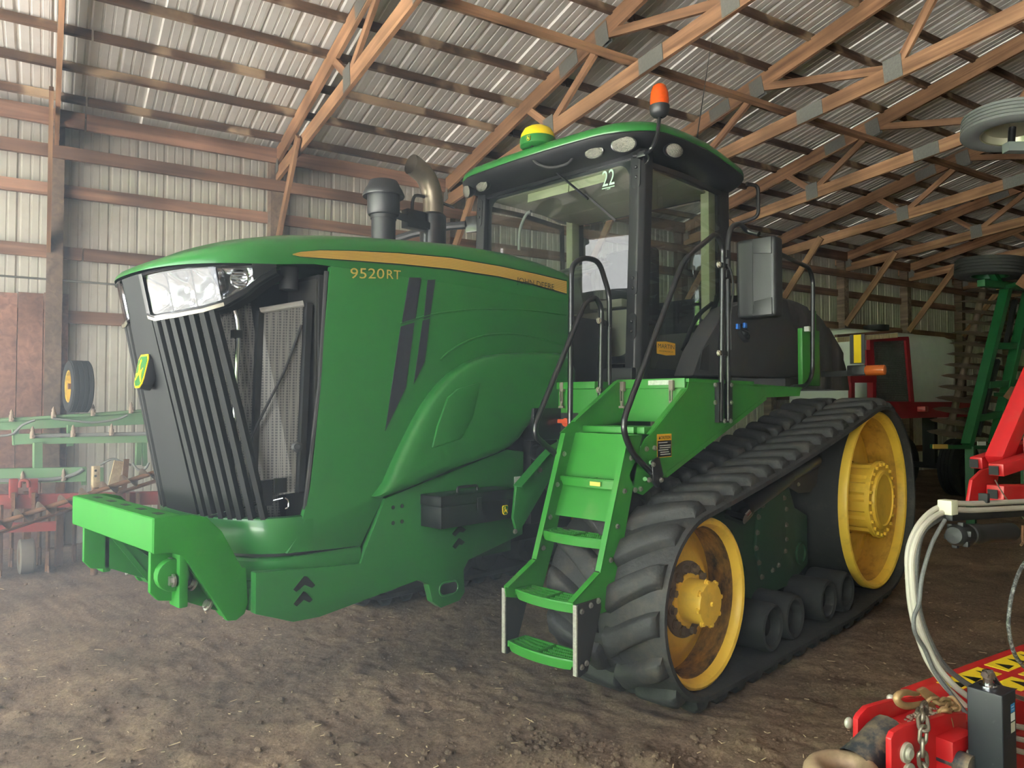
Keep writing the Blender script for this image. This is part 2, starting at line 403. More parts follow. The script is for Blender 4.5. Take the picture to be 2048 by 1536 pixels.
# trusses: scissor shape, each its own piece of the setting
BC0, BCS = 4.60, 0.085
def top_z(t): return roof_z(t) - 0.10
def bot_z(t): return BC0 + BCS * (t if t <= PEAK_T else 2*PEAK_T - t)
def truss(k, s):
    e = empty('roof_truss', barn(s, 0, 0), BARN_ROT)
    tag(e, 'timber scissor roof truss with plate-jointed webs, %s counted from the open door end' % ORD[k], kind='structure')
    h = 0.21
    yy = 0.0
    lumber('top_chord', (-0.3, yy, top_z(-0.3)), (PEAK_T, yy, top_z(PEAK_T)), 0.042, 0.20, W_truss, e)
    lumber('top_chord', (TW + .3, yy, top_z(-0.3)), (PEAK_T, yy, top_z(PEAK_T)), 0.042, 0.20, W_truss, e)
    lumber('bottom_chord', (0.05, yy, bot_z(0.05)), (PEAK_T, yy, bot_z(PEAK_T)), 0.042, 0.17, W_truss, e)
    lumber('bottom_chord', (TW - .05, yy, bot_z(0.05)), (PEAK_T, yy, bot_z(PEAK_T)), 0.042, 0.17, W_truss, e)
    webs = [(2.45, 2.9), (3.95, 2.95), (3.95, 5.6), (6.3, 5.7), (6.3, 7.6), (8.4, 7.7), (9.2, 9.2)]
    nodes = {}
    for tt, tb in webs:
        for sd in (0, 1):
            a_, b_ = (tt, tb) if sd == 0 else (TW - tt, TW - tb)
            lumber('web', (a_, yy, top_z(tt) - .06), (b_, yy, bot_z(tb) + .06), 0.09, 0.04, W_truss, e, up=(0, 1, 0)) if tt != 9.2 or sd == 0 else None
    for tt, zz in ((0.15, bot_z(0.15) + .08), (2.9, bot_z(2.9) + .04), (3.9, top_z(3.9) - .05), (5.65, bot_z(5.65) + .04), (6.3, top_z(6.3) - .05), (4.65, bot_z(4.65)), (3.3, top_z(3.3))):
        w_, h_ = (0.34, 0.17) if tt in (0.15, 4.65, 3.3) else (0.2, 0.24)
        for f in (-1, 1):
            g = MB(); g.box((-w_/2, -.002, -h_/2), (w_/2, .002, h_/2)); o = g.build('gusset_plate', M_plate, e, fix=False)
            o.location = (tt, f * 0.025, zz); o.rotation_euler = (0, -math.atan(BCS if tt in (2.9, 5.65, 4.65) else SLOPE), 0)
    # knee brace down to the post
    lumber('knee_brace', (1.35, -0.06, bot_z(1.35) + 0.05), (0.2, -0.06, 3.35), 0.13, 0.04, W_truss, e, up=(0, 1, 0))
    return e
ORD = ['first', 'second', 'third', 'fourth', 'fifth', 'sixth', 'seventh', 'eighth', 'ninth', 'tenth', 'eleventh', 'twelfth', 'thirteenth']
for k, s in enumerate(POSTS): truss(k, s)
# lateral braces running over the bottom chords
for t in (4.35, 8.0):
    s = S0
    while s < S1:
        e = min(s + SP * 2, S1); lumber('lateral_brace', (t, s + .02, bot_z(t) + .13), (t, e - .02, bot_z(t) + .13), 0.09, 0.045, W_truss, ce); s = e
# ---------------------------------------------------------------- dirt floor
def vnoise(x, y, seed=0):
    xi = np.floor(x).astype(int); yi = np.floor(y).astype(int); xf = x - xi; yf = y - yi
    def h(a, b_):
        n = (a * 374761393 + b_ * 668265263 + seed * 982451653) & 0x7fffffff
        n = ((n ^ (n >> 13)) * 1274126177) & 0x7fffffff
        return ((n ^ (n >> 16)) & 0xffff) / 65535.0
    u = xf*xf*(3-2*xf); v = yf*yf*(3-2*yf)
    return (h(xi,yi)*(1-u)+h(xi+1,yi)*u)*(1-v) + (h(xi,yi+1)*(1-u)+h(xi+1,yi+1)*u)*v
def ground_z(x, y):
    z = (vnoise(x*0.5, y*0.5, 1)-.5)*0.05 + (vnoise(x*1.7, y*1.7, 2)-.5)*0.03
    # ruts along the tractor's direction
    c = np.cos(0.35); s = np.sin(0.35); uu = x*c + y*s; vv = -x*s + y*c
    z += (vnoise(uu*5, vv*0.8, 3)-.5)*0.022
    cl = vnoise(x*7, y*7, 4); z += np.clip(cl-.62, 0, 1)*0.06
    z += (vnoise(x*19, y*19, 5)-.5)*0.016 + (vnoise(x*42, y*42, 6)-.5)*0.011
    near = np.exp(-(((x+1.2)/1.0)**2 + ((y-2.5)/0.55)**2))
    z += near*np.clip(vnoise(x*6, y*6, 8)-.45, 0, 1)*0.16
    return z - 0.012
def floor_patch(x0, x1, y0, y1, st):
    xs = np.arange(x0, x1 + 1e-6, st); ys = np.arange(y0, y1 + 1e-6, st)
    X, Y = np.meshgrid(xs, ys); Z = ground_z(X, Y)
    return X, Y, Z
def nonuniform(a, b_, lo, hi, fine, coarse):
    out = [a]; x = a
    while x < b_:
        d = 0 if lo <= x <= hi else min(abs(x-lo), abs(x-hi))
        x += min(fine + d * 0.05, coarse); out.append(x)
    return np.array(out)
xs = nonuniform(-26, 40, -4.6, 1.2, 0.021, 0.8); ys = nonuniform(-14, 40, 1.0, 5.5, 0.021, 0.8)
X, Y = np.meshgrid(xs, ys); Z = ground_z(X, Y)
nx, ny = len(xs), len(ys)
me = bpy.data.meshes.new('floor')
V = np.stack([X, Y, Z], -1).reshape(-1, 3)
i = np.arange(nx*(ny-1)).reshape(ny-1, nx)[:, :-1].ravel()
F = np.stack([i, i+1, i+1+nx, i+nx], -1)
me.vertices.add(len(V)); me.vertices.foreach_set('co', V.ravel())
me.loops.add(F.size); me.loops.foreach_set('vertex_index', F.ravel().astype(np.int32))
me.polygons.add(len(F)); me.polygons.foreach_set('loop_start', np.arange(0, F.size, 4, dtype=np.int32)); me.polygons.foreach_set('loop_total', np.full(len(F), 4, dtype=np.int32))
me.polygons.foreach_set('use_smooth', np.ones(len(F), bool)); me.update(); me.validate()
def dirt_material():
    m = bpy.data.materials.new('dirt_floor'); m.use_nodes = True; nt = m.node_tree; N = nt.nodes; Lk = nt.links; p = N['Principled BSDF']
    p.inputs['Roughness'].default_value = 0.92; p.inputs['Specular IOR Level'].default_value = 0.2
    tc = N.new('ShaderNodeTexCoord')
    def noise(sc, det=8, ro=.65, dist=0.0):
        n = N.new('ShaderNodeTexNoise'); n.inputs['Scale'].default_value = sc; n.inputs['Detail'].default_value = det; n.inputs['Roughness'].default_value = ro; n.inputs['Distortion'].default_value = dist
        Lk.new(tc.outputs['Object'], n.inputs['Vector']); return n.outputs[0]
    rp = N.new('ShaderNodeValToRGB'); e = rp.color_ramp.elements
    e[0].position = .30; e[0].color = srgb(114, 97, 81); e[1].position = .72; e[1].color = srgb(192, 164, 134)
    x = e.new(.5); x.color = srgb(153, 130, 109)
    Lk.new(noise(1.3, 10, .7, .4), rp.inputs[0])
    r2 = N.new('ShaderNodeMapRange'); r2.inputs[1].default_value = .35; r2.inputs[2].default_value = .7; r2.inputs[3].default_value = .55; r2.inputs[4].default_value = 1.4
    Lk.new(noise(46, 8, .8), r2.inputs[0])
    mx = N.new('ShaderNodeMix'); mx.data_type = 'RGBA'; mx.blend_type = 'MULTIPLY'; mx.inputs[0].default_value = 1
    Lk.new(rp.outputs[0], mx.inputs[6]); Lk.new(r2.outputs[0], mx.inputs[7])
    # pale chaff specks
    vo = N.new('ShaderNodeTexVoronoi'); vo.inputs['Scale'].default_value = 16; Lk.new(tc.outputs['Object'], vo.inputs['Vector'])
    lt = N.new('ShaderNodeMath'); lt.operation = 'LESS_THAN'; lt.inputs[1].default_value = .085; Lk.new(vo.outputs['Distance'], lt.inputs[0])
    n4 = N.new('ShaderNodeMath'); n4.operation = 'GREATER_THAN'; n4.inputs[1].default_value = .52; Lk.new(noise(3.1, 2), n4.inputs[0])
    mm = N.new('ShaderNodeMath'); mm.operation = 'MULTIPLY'; Lk.new(lt.outputs[0], mm.inputs[0]); Lk.new(n4.outputs[0], mm.inputs[1])
    m2 = N.new('ShaderNodeMix'); m2.data_type = 'RGBA'; Lk.new(mm.outputs[0], m2.inputs[0]); Lk.new(mx.outputs[2], m2.inputs[6]); m2.inputs[7].default_value = srgb(176, 152, 124)
    Lk.new(m2.outputs[2], p.inputs['Base Color'])
    bp = N.new('ShaderNodeBump'); bp.inputs['Strength'].default_value = 1.0; bp.inputs['Distance'].default_value = .03
    Lk.new(noise(34, 10, .8), bp.inputs['Height']); Lk.new(bp.outputs[0], p.inputs['Normal'])
    return m
M_dirt = dirt_material(); me.materials.append(M_dirt)
tag(link('floor', me), 'brown trampled dirt floor with chaff and clods', kind='structure')

# trees beyond the open door, behind the viewer
M_leaf = mat('foliage', srgb(86, 120, 50), .8, var=.35, vscale=1.2)
tl = MB(); rows = []
for k in range(60):
    t = lerp(-40, 45, k / 59); h = 8.0 + 1.2 * math.sin(k * 1.7) + .8 * math.sin(k * 3.1 + 1) - .02 * t; rows.append([barn(-38, t, -0.5), barn(-36.5, t, h * .5), barn(-37.5, t, h * .85), barn(-39, t, h)])
tl.grid(rows); tag(tl.build('tree_line', M_leaf, None, smooth=True), 'line of green trees outside the open barn door', kind='structure')

M_grav = mat('bounce_gravel', srgb(188, 188, 186), .9, var=.15, vscale=3)
ga = MB(); ga.add([barn(S0 - .1, -20, .06), barn(S0 - .1, 38, .06), barn(-36, 38, .06), barn(-36, -20, .06)], [(0, 1, 2, 3)])  # out of view; pale ground added to bounce light up to the roof
tag(ga.build('bounce_apron', M_grav, None), 'unseen pale gravel outside the open barn door, added to bounce light inside', kind='structure')
# ---------------------------------------------------------------- tractor: root and undercarriage
TC = -3.78                       # tractor centre line in the world; X below is measured from it, Y is world y
TY = 4.9
tractor = empty('tractor', (TC, TY, 0), 0, off=(0, -TY, 0))
tag(tractor, 'large green tracked tractor with yellow wheels, front ladder and tall glass cab', 'tractor')
def part(mb, name, m, parent=tractor, **k):
    o = mb.build(name, m, parent, **k); return o
def sub(mb, name, m, parent, **k):
    """sub-part: parent already carries the tractor offset, so no offset of its own"""
    me = mb.mesh(name, m, **k); o = bpy.data.objects.new(name, me); COL.objects.link(o); o.parent = parent; return o
def sublink(name, me, parent, loc=(0, 0, 0), rot=None):
    o = bpy.data.objects.new(name, me); COL.objects.link(o); o.parent = parent; o.location = loc
    if rot is not None: o.rotation_euler = rot
    return o
_fw = Vector((-math.sin(R(44.2)) * math.cos(math.atan(42/1480)), math.cos(R(44.2)) * math.cos(math.atan(42/1480)), math.sin(math.atan(42/1480))))
_rt = Vector((math.cos(R(44.2)), math.sin(R(44.2)), 0)); _up = _rt.cross(_fw)
def pxw(u, v, X=None, Y=None, Z=None, S=None, T=None):
    """measured photo point -> world point on the plane X / Y / Z (world) or S / T (barn)"""
    d = _fw + _rt * ((u - 1024) / 1480) - _up * ((v - 768) / 1480); o = Vector((0, 0, 1.6))
    if X is not None: k = X / d.x
    elif Y is not None: k = Y / d.y
    elif Z is not None: k = (Z - 1.6) / d.z
    elif S is not None: k = S / d.dot(Bv)
    else: k = (TD - T) / d.dot(Av)
    return o + d * k
def px(u, v, X=None, Y=None, Z=None):
    """the same in tractor coordinates"""
    p = pxw(u, v, None if X is None else X + TC, Y, Z); return Vector((p.x - TC, p.y, p.z))
FY, FZ, FR = 3.56, 0.548, 0.455      # idler centre, belt inner radius
DY, DZ, DR = 6.28, 0.850, 0.706      # drive wheel
BX0, BX1, BT = 1.065, 1.81, 0.046    # belt inner / outer edge, carcass thickness
def belt_path():
    """closed list of (y, z) of the belt's inner face, top front -> front -> bottom -> rear -> top"""
    dy, dz = DY - FY, DZ - FZ; d = math.hypot(dy, dz); base = math.atan2(dz, dy)
    at_ = base + math.acos((FR - DR) / d)         # tangent angle on top
    pts = []
    a0, a1 = at_, math.pi * 1.5
    n = 26
    for i in range(n + 1):
        a = lerp(a0, a1, i / n); pts.append((FY + FR * math.cos(a), FZ + FR * math.sin(a)))
    zb = FZ - FR
    for i in range(1, 13): pts.append((lerp(FY, 5.62, i / 12), zb))
    b0 = math.pi * 1.5 + 0.06
    for i in range(0, 41):
        a = lerp(b0, math.pi * 2 + at_, i / 40); pts.append((DY + DR * math.cos(a), DZ + DR * math.sin(a)))
    q = pts[-1]; p = pts[0]
    for i in range(1, 15): 
        t = i / 15; pts.append((lerp(q[0], p[0], t), lerp(q[1], p[1], t) - 0.03 * math.sin(math.pi * t)))
    return pts
BP = belt_path(); BP2 = BP + [BP[0]]
_cum = [0]
for p, q in zip(BP2, BP2[1:]): _cum.append(_cum[-1] + math.hypot(q[0]-p[0], q[1]-p[1]))
BLEN = _cum[-1]
def _nrm(i):
    n = len(BP); a = BP[(i-1) % n]; b_ = BP[(i+1) % n]; ty, tz = b_[0]-a[0], b_[1]-a[1]; l = math.hypot(ty, tz)
    return (tz/l * -1 * -1, -ty/l) if False else (-tz/l*-1, ty/l*-1)
BN = [_nrm(i) for i in range(len(BP))]
def bpos(u, h):
    """point on the belt at path length u, height h over the inner face"""
    u %= BLEN
    i = int(np.searchsorted(_cum, u, side='right') - 1); i = min(i, len(BP) - 1)
    t = (u - _cum[i]) / (_cum[i+1] - _cum[i]); j = (i + 1) % len(BP)
    n0, n1 = BN[i], BN[j]; ny, nz = lerp(n0[0], n1[0], t), lerp(n0[1], n1[1], t); l = math.hypot(ny, nz)
    s_ = BSIGN / l
    return lerp(BP[i][0], BP[j][0], t) + ny*s_*h, lerp(BP[i][1], BP[j][1], t) + nz*s_*h
BSIGN = 1
if bpos(0.9, 0.1)[0] > bpos(0.9, 0.0)[0]: BSIGN = -1      # outward at the front must be towards -y
mb = MB(); rows = []
nb = 150
for k in range(nb):
    u = BLEN * k / nb; ring = []
    for X, h in ((BX0, 0.0), (BX1 - .012, 0.0), (BX1, .008), (BX1, BT - .014), (BX1 - .03, BT), (BX0 + .03, BT), (BX0, BT - .014), (BX0, .008)):
        y, z = bpos(u, h); ring.append((X, y, z))
    rows.append(ring)
rows.append(rows[0])
mb.grid(rows, True); belt_me = mb.mesh('track_belt', M_rubber, smooth=True)
NL = 44; pitch = BLEN / NL
def lug_mesh(u0, side):
    """one slanted tread bar, centre end leading"""
    mb = MB(); xc = (BX0 + BX1) / 2; rows = []
    stations = [(0.0, .6), (.04, .9), (.12, 1), (.45, 1), (.8, 1), (.93, .92), (1.0, .5)]
    for t, hs in stations:
        w = lerp(0.022, (BX1 - BX0) / 2 - 0.022, t)
        X = xc + side * w; lead = 0.165 * (1 - t) ** 1.25
        if t < .05: lead -= 0.02
        wid = lerp(0.074, 0.058, t); top = lerp(.050, .038, t); h = BT - .004; H_ = BT + 0.058 * hs
        ring = []
        for du, hh in ((-wid, h), (-top - .006, H_ - .012), (-top + .006, H_), (top - .006, H_), (top + .006, H_ - .012), (wid, h)):
            y, z = bpos(u0 + lead + du, hh); ring.append((X, y, z))
        rows.append(ring)
    mb.grid(rows); mb.add(rows[0], [tuple(range(6))]); mb.add(rows[-1], [tuple(range(6))])
    return mb.mesh('lug', M_rubber, smooth=True, ang=50)
LUGS = [lug_mesh(k * pitch + (0 if s > 0 else pitch / 2), s) for k in range(NL) for s in (1, -1)]
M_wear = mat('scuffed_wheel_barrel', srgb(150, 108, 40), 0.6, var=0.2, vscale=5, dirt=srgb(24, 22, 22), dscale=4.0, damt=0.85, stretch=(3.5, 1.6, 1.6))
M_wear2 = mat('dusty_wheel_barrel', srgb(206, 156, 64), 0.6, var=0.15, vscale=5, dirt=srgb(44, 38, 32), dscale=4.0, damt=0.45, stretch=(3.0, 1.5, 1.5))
def bolt_mesh(r, h, nm='bolt', m=None, n=6):
    mb = MB(); mb.cyl((0, 0, 0), (h, 0, 0), r, n=n); mb.cyl((-.002, 0, 0), (h*.3, 0, 0), r*1.35, n=12); return mb.mesh(nm, m or M_steel, fix=False)
B_Y = bolt_mesh(.013, .018, 'bolt', M_yellow); B_G = bolt_mesh(.021, .03, 'bolt', mat('grey_cast', srgb(112, 96, 82), .6, .2, var=.2)); B_S = bolt_mesh(.011, .01); B_GR = bolt_mesh(.014, .014, 'bolt', mat('dull_bolt', srgb(112, 104, 92), .5, .3))
def xl(mb, prof, y, z, n=48):  # lathe round the x axis: prof = (radius, X)
    mb.lathe(prof, (0, y, z), (1, 0, 0), n=n); return mb
def undercarriage(side):
    S = Vector((side, 1, 1))
    def fin(o):
        if side < 0: o.scale = (-1, 1, 1)
        return o
    b_ = fin(link('track_belt', belt_me, tractor))
    for me_ in LUGS: sublink('lug', me_, b_)
    # idler wheel
    mb = xl(MB(), [(.449, 1.705), (.452, 1.735), (.446, 1.752), (.432, 1.758), (.415, 1.752), (.404, 1.735), (.400, 1.70)], FY, FZ)
    w = fin(part(mb, 'idler_wheel', M_yellow, smooth=True))
    sub(xl(MB(), [(.40, 1.10), (.405, 1.40), (.402, 1.56), (.402, 1.70)], FY, FZ), 'barrel', M_wear, w, smooth=True)
    sub(xl(MB(), [(.449, 1.70), (.449, 1.10), (.407, 1.10)], FY, FZ), 'idler_drum', M_rub2, w, smooth=True)
    sub(xl(MB(), [(.404, 1.545), (.36, 1.555), (.30, 1.59), (.255, 1.62), (.21, 1.628), (.05, 1.628)], FY, FZ), 'disc', M_yellow, w, smooth=True)
    sub(xl(MB(), [(.205, 1.62), (.205, 1.640), (.195, 1.646), (.09, 1.646)], FY, FZ), 'flange', mat('grey_cast', (0,0,0,1)), w, smooth=True)
    hub = MB(); xl(hub, [(.142, 1.64), (.140, 1.652), (.118, 1.655), (.116, 1.775), (.112, 1.785), (.0005, 1.788)], FY, FZ, 32)
    for i in range(8):
        a = 2*math.pi*i/8; hub.cyl((1.64, FY + .135*math.cos(a), FZ + .135*math.sin(a)), (1.654, FY + .135*math.cos(a), FZ + .135*math.sin(a)), .022, n=10)
    h = sub(hub, 'hub', M_yellow, w, smooth=True)
    for i in range(12):
        a = 2*math.pi*(i+.3)/12; sublink('bolt', B_G, w, (1.645, FY + .17*math.cos(a), FZ + .17*math.sin(a)))
    for i in range(8):
        a = 2*math.pi*(i+.2)/8; sublink('bolt', B_Y, w, (1.768, FY + .116*math.cos(a), FZ + .116*math.sin(a)))
    sublink('bolt', B_Y, w, (1.782, FY, FZ))
    # drive wheel
    mb = xl(MB(), [(.700, 1.69), (.702, 1.735), (.696, 1.752), (.682, 1.757), (.664, 1.750), (.652, 1.732), (.648, 1.69)], DY, DZ, 64)
    w = fin(part(mb, 'drive_wheel', M_yellow, smooth=True))
    sub(xl(MB(), [(.656, 1.10), (.652, 1.40), (.650, 1.69)], DY, DZ, 64), 'barrel', M_wear2, w, smooth=True)
    sub(xl(MB(), [(.700, 1.69), (.700, 1.10), (.657, 1.10)], DY, DZ, 64), 'drive_drum', M_rub2, w, smooth=True)
    sub(xl(MB(), [(.655, 1.47), (.60, 1.475), (.50, 1.50), (.42, 1.52), (.30, 1.52)], DY, DZ, 48), 'disc', M_yellow, w, smooth=True)
    dr = MB(); rows = []
    n = 96
    for X in (1.30, 1.735):
        rows.append([(X, DY + (.282 if (i % 8) < 5 else .262)*math.cos(2*math.pi*i/n), DZ + (.282 if (i % 8) < 5 else .262)*math.sin(2*math.pi*i/n)) for i in range(n)])
    dr.grid(rows, True); sub(dr, 'hub_drum', M_yellow, w)
    sub(xl(MB(), [(.28, 1.735), (.303, 1.738), (.303, 1.765), (.296, 1.772), (.235, 1.772), (.228, 1.79), (.205, 1.796), (.198, 1.785), (.0005, 1.782)], DY, DZ, 48), 'hub_cap', M_yellow, w, smooth=True)
    for i in range(22):
        a = 2*math.pi*i/22; sublink('bolt', B_Y, w, (1.77, DY + .278*math.cos(a), DZ + .278*math.sin(a)))
    # rollers
    for y in (4.38, 4.70, 5.25, 5.59):
        mb = MB(); xl(mb, [(.06, 1.62), (.075, 1.66), (.10, 1.70), (.108, 1.74), (.125, 1.752), (.138, 1.745), (.145, 1.72), (.145, 1.50), (.138, 1.48), (.06, 1.48)], y, FZ - FR + .146, 32)
        xl(mb, [(.06, 1.36), (.138, 1.36), (.145, 1.34), (.145, 1.13), (.138, 1.11), (.06, 1.11)], y, FZ - FR + .146, 24)
        r = fin(part(mb, 'mid_roller', M_rub2, smooth=True))
        ax = MB(); ax.cyl((1.1, y, FZ-FR+.146), (1.70, y, FZ-FR+.146), .058, n=16); sub(ax, 'axle', M_dark, r)
    # frame
    fr = MB(); poly = [(3.98, .62), (4.02, .93), (4.22, 1.02), (4.62, 1.00), (4.92, 1.12), (5.15, 1.08), (5.28, .86), (5.5, .78), (5.5, .42), (5.2, .32), (4.2, .30), (4.0, .36)]
    fr.prism(poly, (1.30, 0, 0), (0, 1, 0), (0, 0, 1), 0.20)
    fr.box((1.02, 5.0, .62), (1.32, 5.9, .98)); fr.box((.6, 3.95, .5), (1.31, 4.3, .82))
    f = fin(part(fr, 'undercarriage_frame', M_greend, bevel=.012))
    fd = MB(); fd.prism([(4.62, .66), (4.66, .86), (4.78, 1.0), (5.0, 1.02), (5.08, .9), (5.08, .6), (4.95, .5), (4.7, .46)], (1.50, 0, 0), (0, 1, 0), (0, 0, 1), 0.022)
    sub(fd, 'cover_plate', M_greend, f, bevel=.006)
    for (y, z) in ((4.62,.66),(4.64,.76),(4.66,.86),(4.72,.93),(4.78,1.0),(4.86,1.02),(5.0,1.02),(5.05,.95),(5.08,.87),(5.08,.76),(5.08,.66),(5.06,.58),(4.95,.5),(4.86,.48),(4.7,.46),(4.66,.56)):
        sublink('bolt', B_GR, f, (1.52, y, z))
    for (y, z) in ((4.28,.92),(4.33,.92),(4.28,.80),(4.33,.80),(4.42,.95),(4.47,.95),(4.42,.85),(4.47,.85)):
        g = MB(); g.cyl((1.498, y, z), (1.503, y, z), .012, n=10); sub(g, 'bolt_hole', M_dark, f)
    for (y, r_) in ((4.42, .085), (5.36, .08)):
        g = MB(); xl(g, [(r_, 1.49), (r_, 1.515), (r_-.014, 1.515), (r_-.016, 1.503), (.001, 1.503)], y, .52, 28); sub(g, 'pivot_boss', M_greend, f, smooth=True)
    tcy = MB(); tcy.cyl((1.56, 4.36, .95), (1.56, 5.0, 1.10), .062, n=20); tcy.cyl((1.56, 5.0, 1.10), (1.56, 5.5, 1.19), .05, n=16); tcy.cyl((1.56, 4.33, .943), (1.56, 4.38, .955), .072, n=20)
    t = fin(part(tcy, 'tension_cylinder', M_blackp, smooth=True))
    g = MB(); g.cyl((1.60, 4.25, .90), (1.60, 4.32, .93), .045, n=16); g.cyl((1.54, 4.20, .93), (1.66, 4.20, .91), .03, n=12); sub(g, 'rod_end', M_chrome, t, smooth=True)
    sh = MB(); sh.prism([(4.98, 1.06), (5.28, .965), (5.48, .955), (5.74, 1.06), (5.56, 1.20), (5.2, 1.28)], (1.52, 0, 0), (0, 1, 0.0), (0, 0, 1), .012)
    s_ = fin(part(sh, 'mud_shield', mat('dusty_black_steel', srgb(62, 58, 52), .6), bevel=.003))
    for (y, z) in ((5.26, 1.03), (5.42, 1.13)): sublink('bolt', B_S, s_, (1.535, y, z))
    # axle tube out to the track
    ax = MB(); ax.cyl((.5, DY, DZ), (1.32, DY, DZ), .21, n=28); fin(part(ax, 'axle_tube', M_greend, smooth=True))
undercarriage(1); undercarriage(-1)
# ---------------------------------------------------------------- tractor: hood, grille, lamps, front frame
def glassmat(name, tint, fres=1.45, rough=0.02, haze=0.0, hcol=(0.8, 0.85, 0.9, 1)):
    if name in MATS: return MATS[name]
    m = bpy.data.materials.new(name); MATS[name] = m; m.use_nodes = True; nt = m.node_tree; N = nt.nodes; Lk = nt.links
    N.remove(N['Principled BSDF']); out = N['Material Output']
    t = N.new('ShaderNodeBsdfTransparent'); t.inputs[0].default_value = tint
    g = N.new('ShaderNodeBsdfGlossy'); g.inputs['Roughness'].default_value = rough
    lw = N.new('ShaderNodeLayerWeight'); lw.inputs[0].default_value = .5
    pw_ = N.new('ShaderNodeMath'); pw_.operation = 'POWER'; pw_.inputs[1].default_value = 5; Lk.new(lw.outputs['Facing'], pw_.inputs[0])
    f = N.new('ShaderNodeMath'); f.operation = 'MULTIPLY_ADD'; f.inputs[1].default_value = .92; f.inputs[2].default_value = .075; Lk.new(pw_.outputs[0], f.inputs[0])
    mx = N.new('ShaderNodeMixShader'); Lk.new(f.outputs[0], mx.inputs[0]); Lk.new(t.outputs[0], mx.inputs[1]); Lk.new(g.outputs[0], mx.inputs[2])
    res = mx.outputs[0]
    if haze:
        d = N.new('ShaderNodeBsdfDiffuse'); d.inputs[0].default_value = hcol
        nz = N.new('ShaderNodeTexNoise'); nz.inputs['Scale'].default_value = 4; nz.inputs['Detail'].default_value = 6
        mr = N.new('ShaderNodeMapRange'); mr.inputs[1].default_value = .35; mr.inputs[2].default_value = .75; mr.inputs[4].default_value = haze; Lk.new(nz.outputs[0], mr.inputs[0])
        m2 = N.new('ShaderNodeMixShader'); Lk.new(mr.outputs[0], m2.inputs[0]); Lk.new(res, m2.inputs[1]); Lk.new(d.outputs[0], m2.inputs[2]); res = m2.outputs[0]
    Lk.new(res, out.inputs[0]); return m
M_lens = glassmat('clear_lens', (0.93, 0.95, 0.97, 1))
M_mesh = bpy.data.materials.new('wire_screen'); M_mesh.use_nodes = True
def screenmat(m, c0, c1, sc):
    nt = m.node_tree; N = nt.nodes; Lk = nt.links; p = N['Principled BSDF']; p.inputs['Roughness'].default_value = .5; p.inputs['Metallic'].default_value = .3
    tc = N.new('ShaderNodeTexCoord'); ck = N.new('ShaderNodeTexVoronoi'); ck.distance = 'CHEBYCHEV'; ck.inputs['Scale'].default_value = sc; ck.inputs['Randomness'].default_value = 0
    Lk.new(tc.outputs['Object'], ck.inputs['Vector'])
    rp = N.new('ShaderNodeValToRGB'); rp.color_ramp.elements[0].position = .30; rp.color_ramp.elements[0].color = c0; rp.color_ramp.elements[1].position = .38; rp.color_ramp.elements[1].color = c1
    Lk.new(ck.outputs['Distance'], rp.inputs[0]); Lk.new(rp.outputs[0], p.inputs['Base Color'])
screenmat(M_mesh, srgb(16, 16, 16), srgb(84, 82, 77), 75)
M_fin = mat('radiator_fins', srgb(60, 59, 56), .5, .4, var=.3, vscale=1, stretch=(300, 300, 1))
M_decal = mat('yellow_decal', srgb(206, 170, 84), .35); M_decalk = mat('black_decal', srgb(22, 26, 24), .35)
M_ventd = mat('dark_vent_screen', srgb(40, 42, 50), .55, var=.2, vscale=30)
M_trim = mat('satin_trim', srgb(150, 146, 132), .35, .7)

def text(name, s, parent, o, u, v, w, m, ext=0.0015, h=None, issub=True):
    """flat lettering: string s from point o along unit u (width w) with up direction v"""
    cu = bpy.data.curves.new(name, 'FONT'); cu.body = s; cu.extrude = 0.0; cu.resolution_u = 3
    ob = bpy.data.objects.new(name, cu); COL.objects.link(ob)
    dg = bpy.context.evaluated_depsgraph_get(); me0 = bpy.data.meshes.new_from_object(ob.evaluated_get(dg))
    co = np.array([x.co[:] for x in me0.vertices]); fs = [tuple(p.vertices) for p in me0.polygons]
    bpy.data.objects.remove(ob); bpy.data.curves.remove(cu)
    x0, x1 = co[:, 0].min(), co[:, 0].max(); y0, y1 = co[:, 1].min(), co[:, 1].max()
    k = w / (x1 - x0); kv = k if h is None else h / (y1 - y0)
    o, u, v = vec(o), vec(u).normalized(), vec(v).normalized(); n = u.cross(v).normalized()
    mb = MB(); mb.add([o + u * ((x - x0) * k) + v * ((y - y0) * kv) + n * ext for x, y, z in co], fs)
    me = mb.mesh(name, m, fix=False)
    ob = bpy.data.objects.new(name, me); COL.objects.link(ob); ob.parent = parent
    if not issub and parent.name in OFF: ob.location = OFF[parent.name]
    return ob
DEER = [(-.36,-.30),(-.30,-.34),(-.20,-.20),(-.06,-.14),(.04,-.14),(.20,-.30),(.38,-.42),(.42,-.38),(.26,-.20),(.22,-.02),(.30,.10),(.26,.12),(.18,.04),(.02,.02),(-.08,.12),(-.12,.26),(-.06,.40),(-.12,.36),(-.16,.46),(-.18,.34),(-.26,.42),(-.22,.30),(-.32,.20),(-.24,.18),(-.20,.04),(-.22,-.10),(-.36,-.06),(-.40,-.12),(-.26,-.18)]
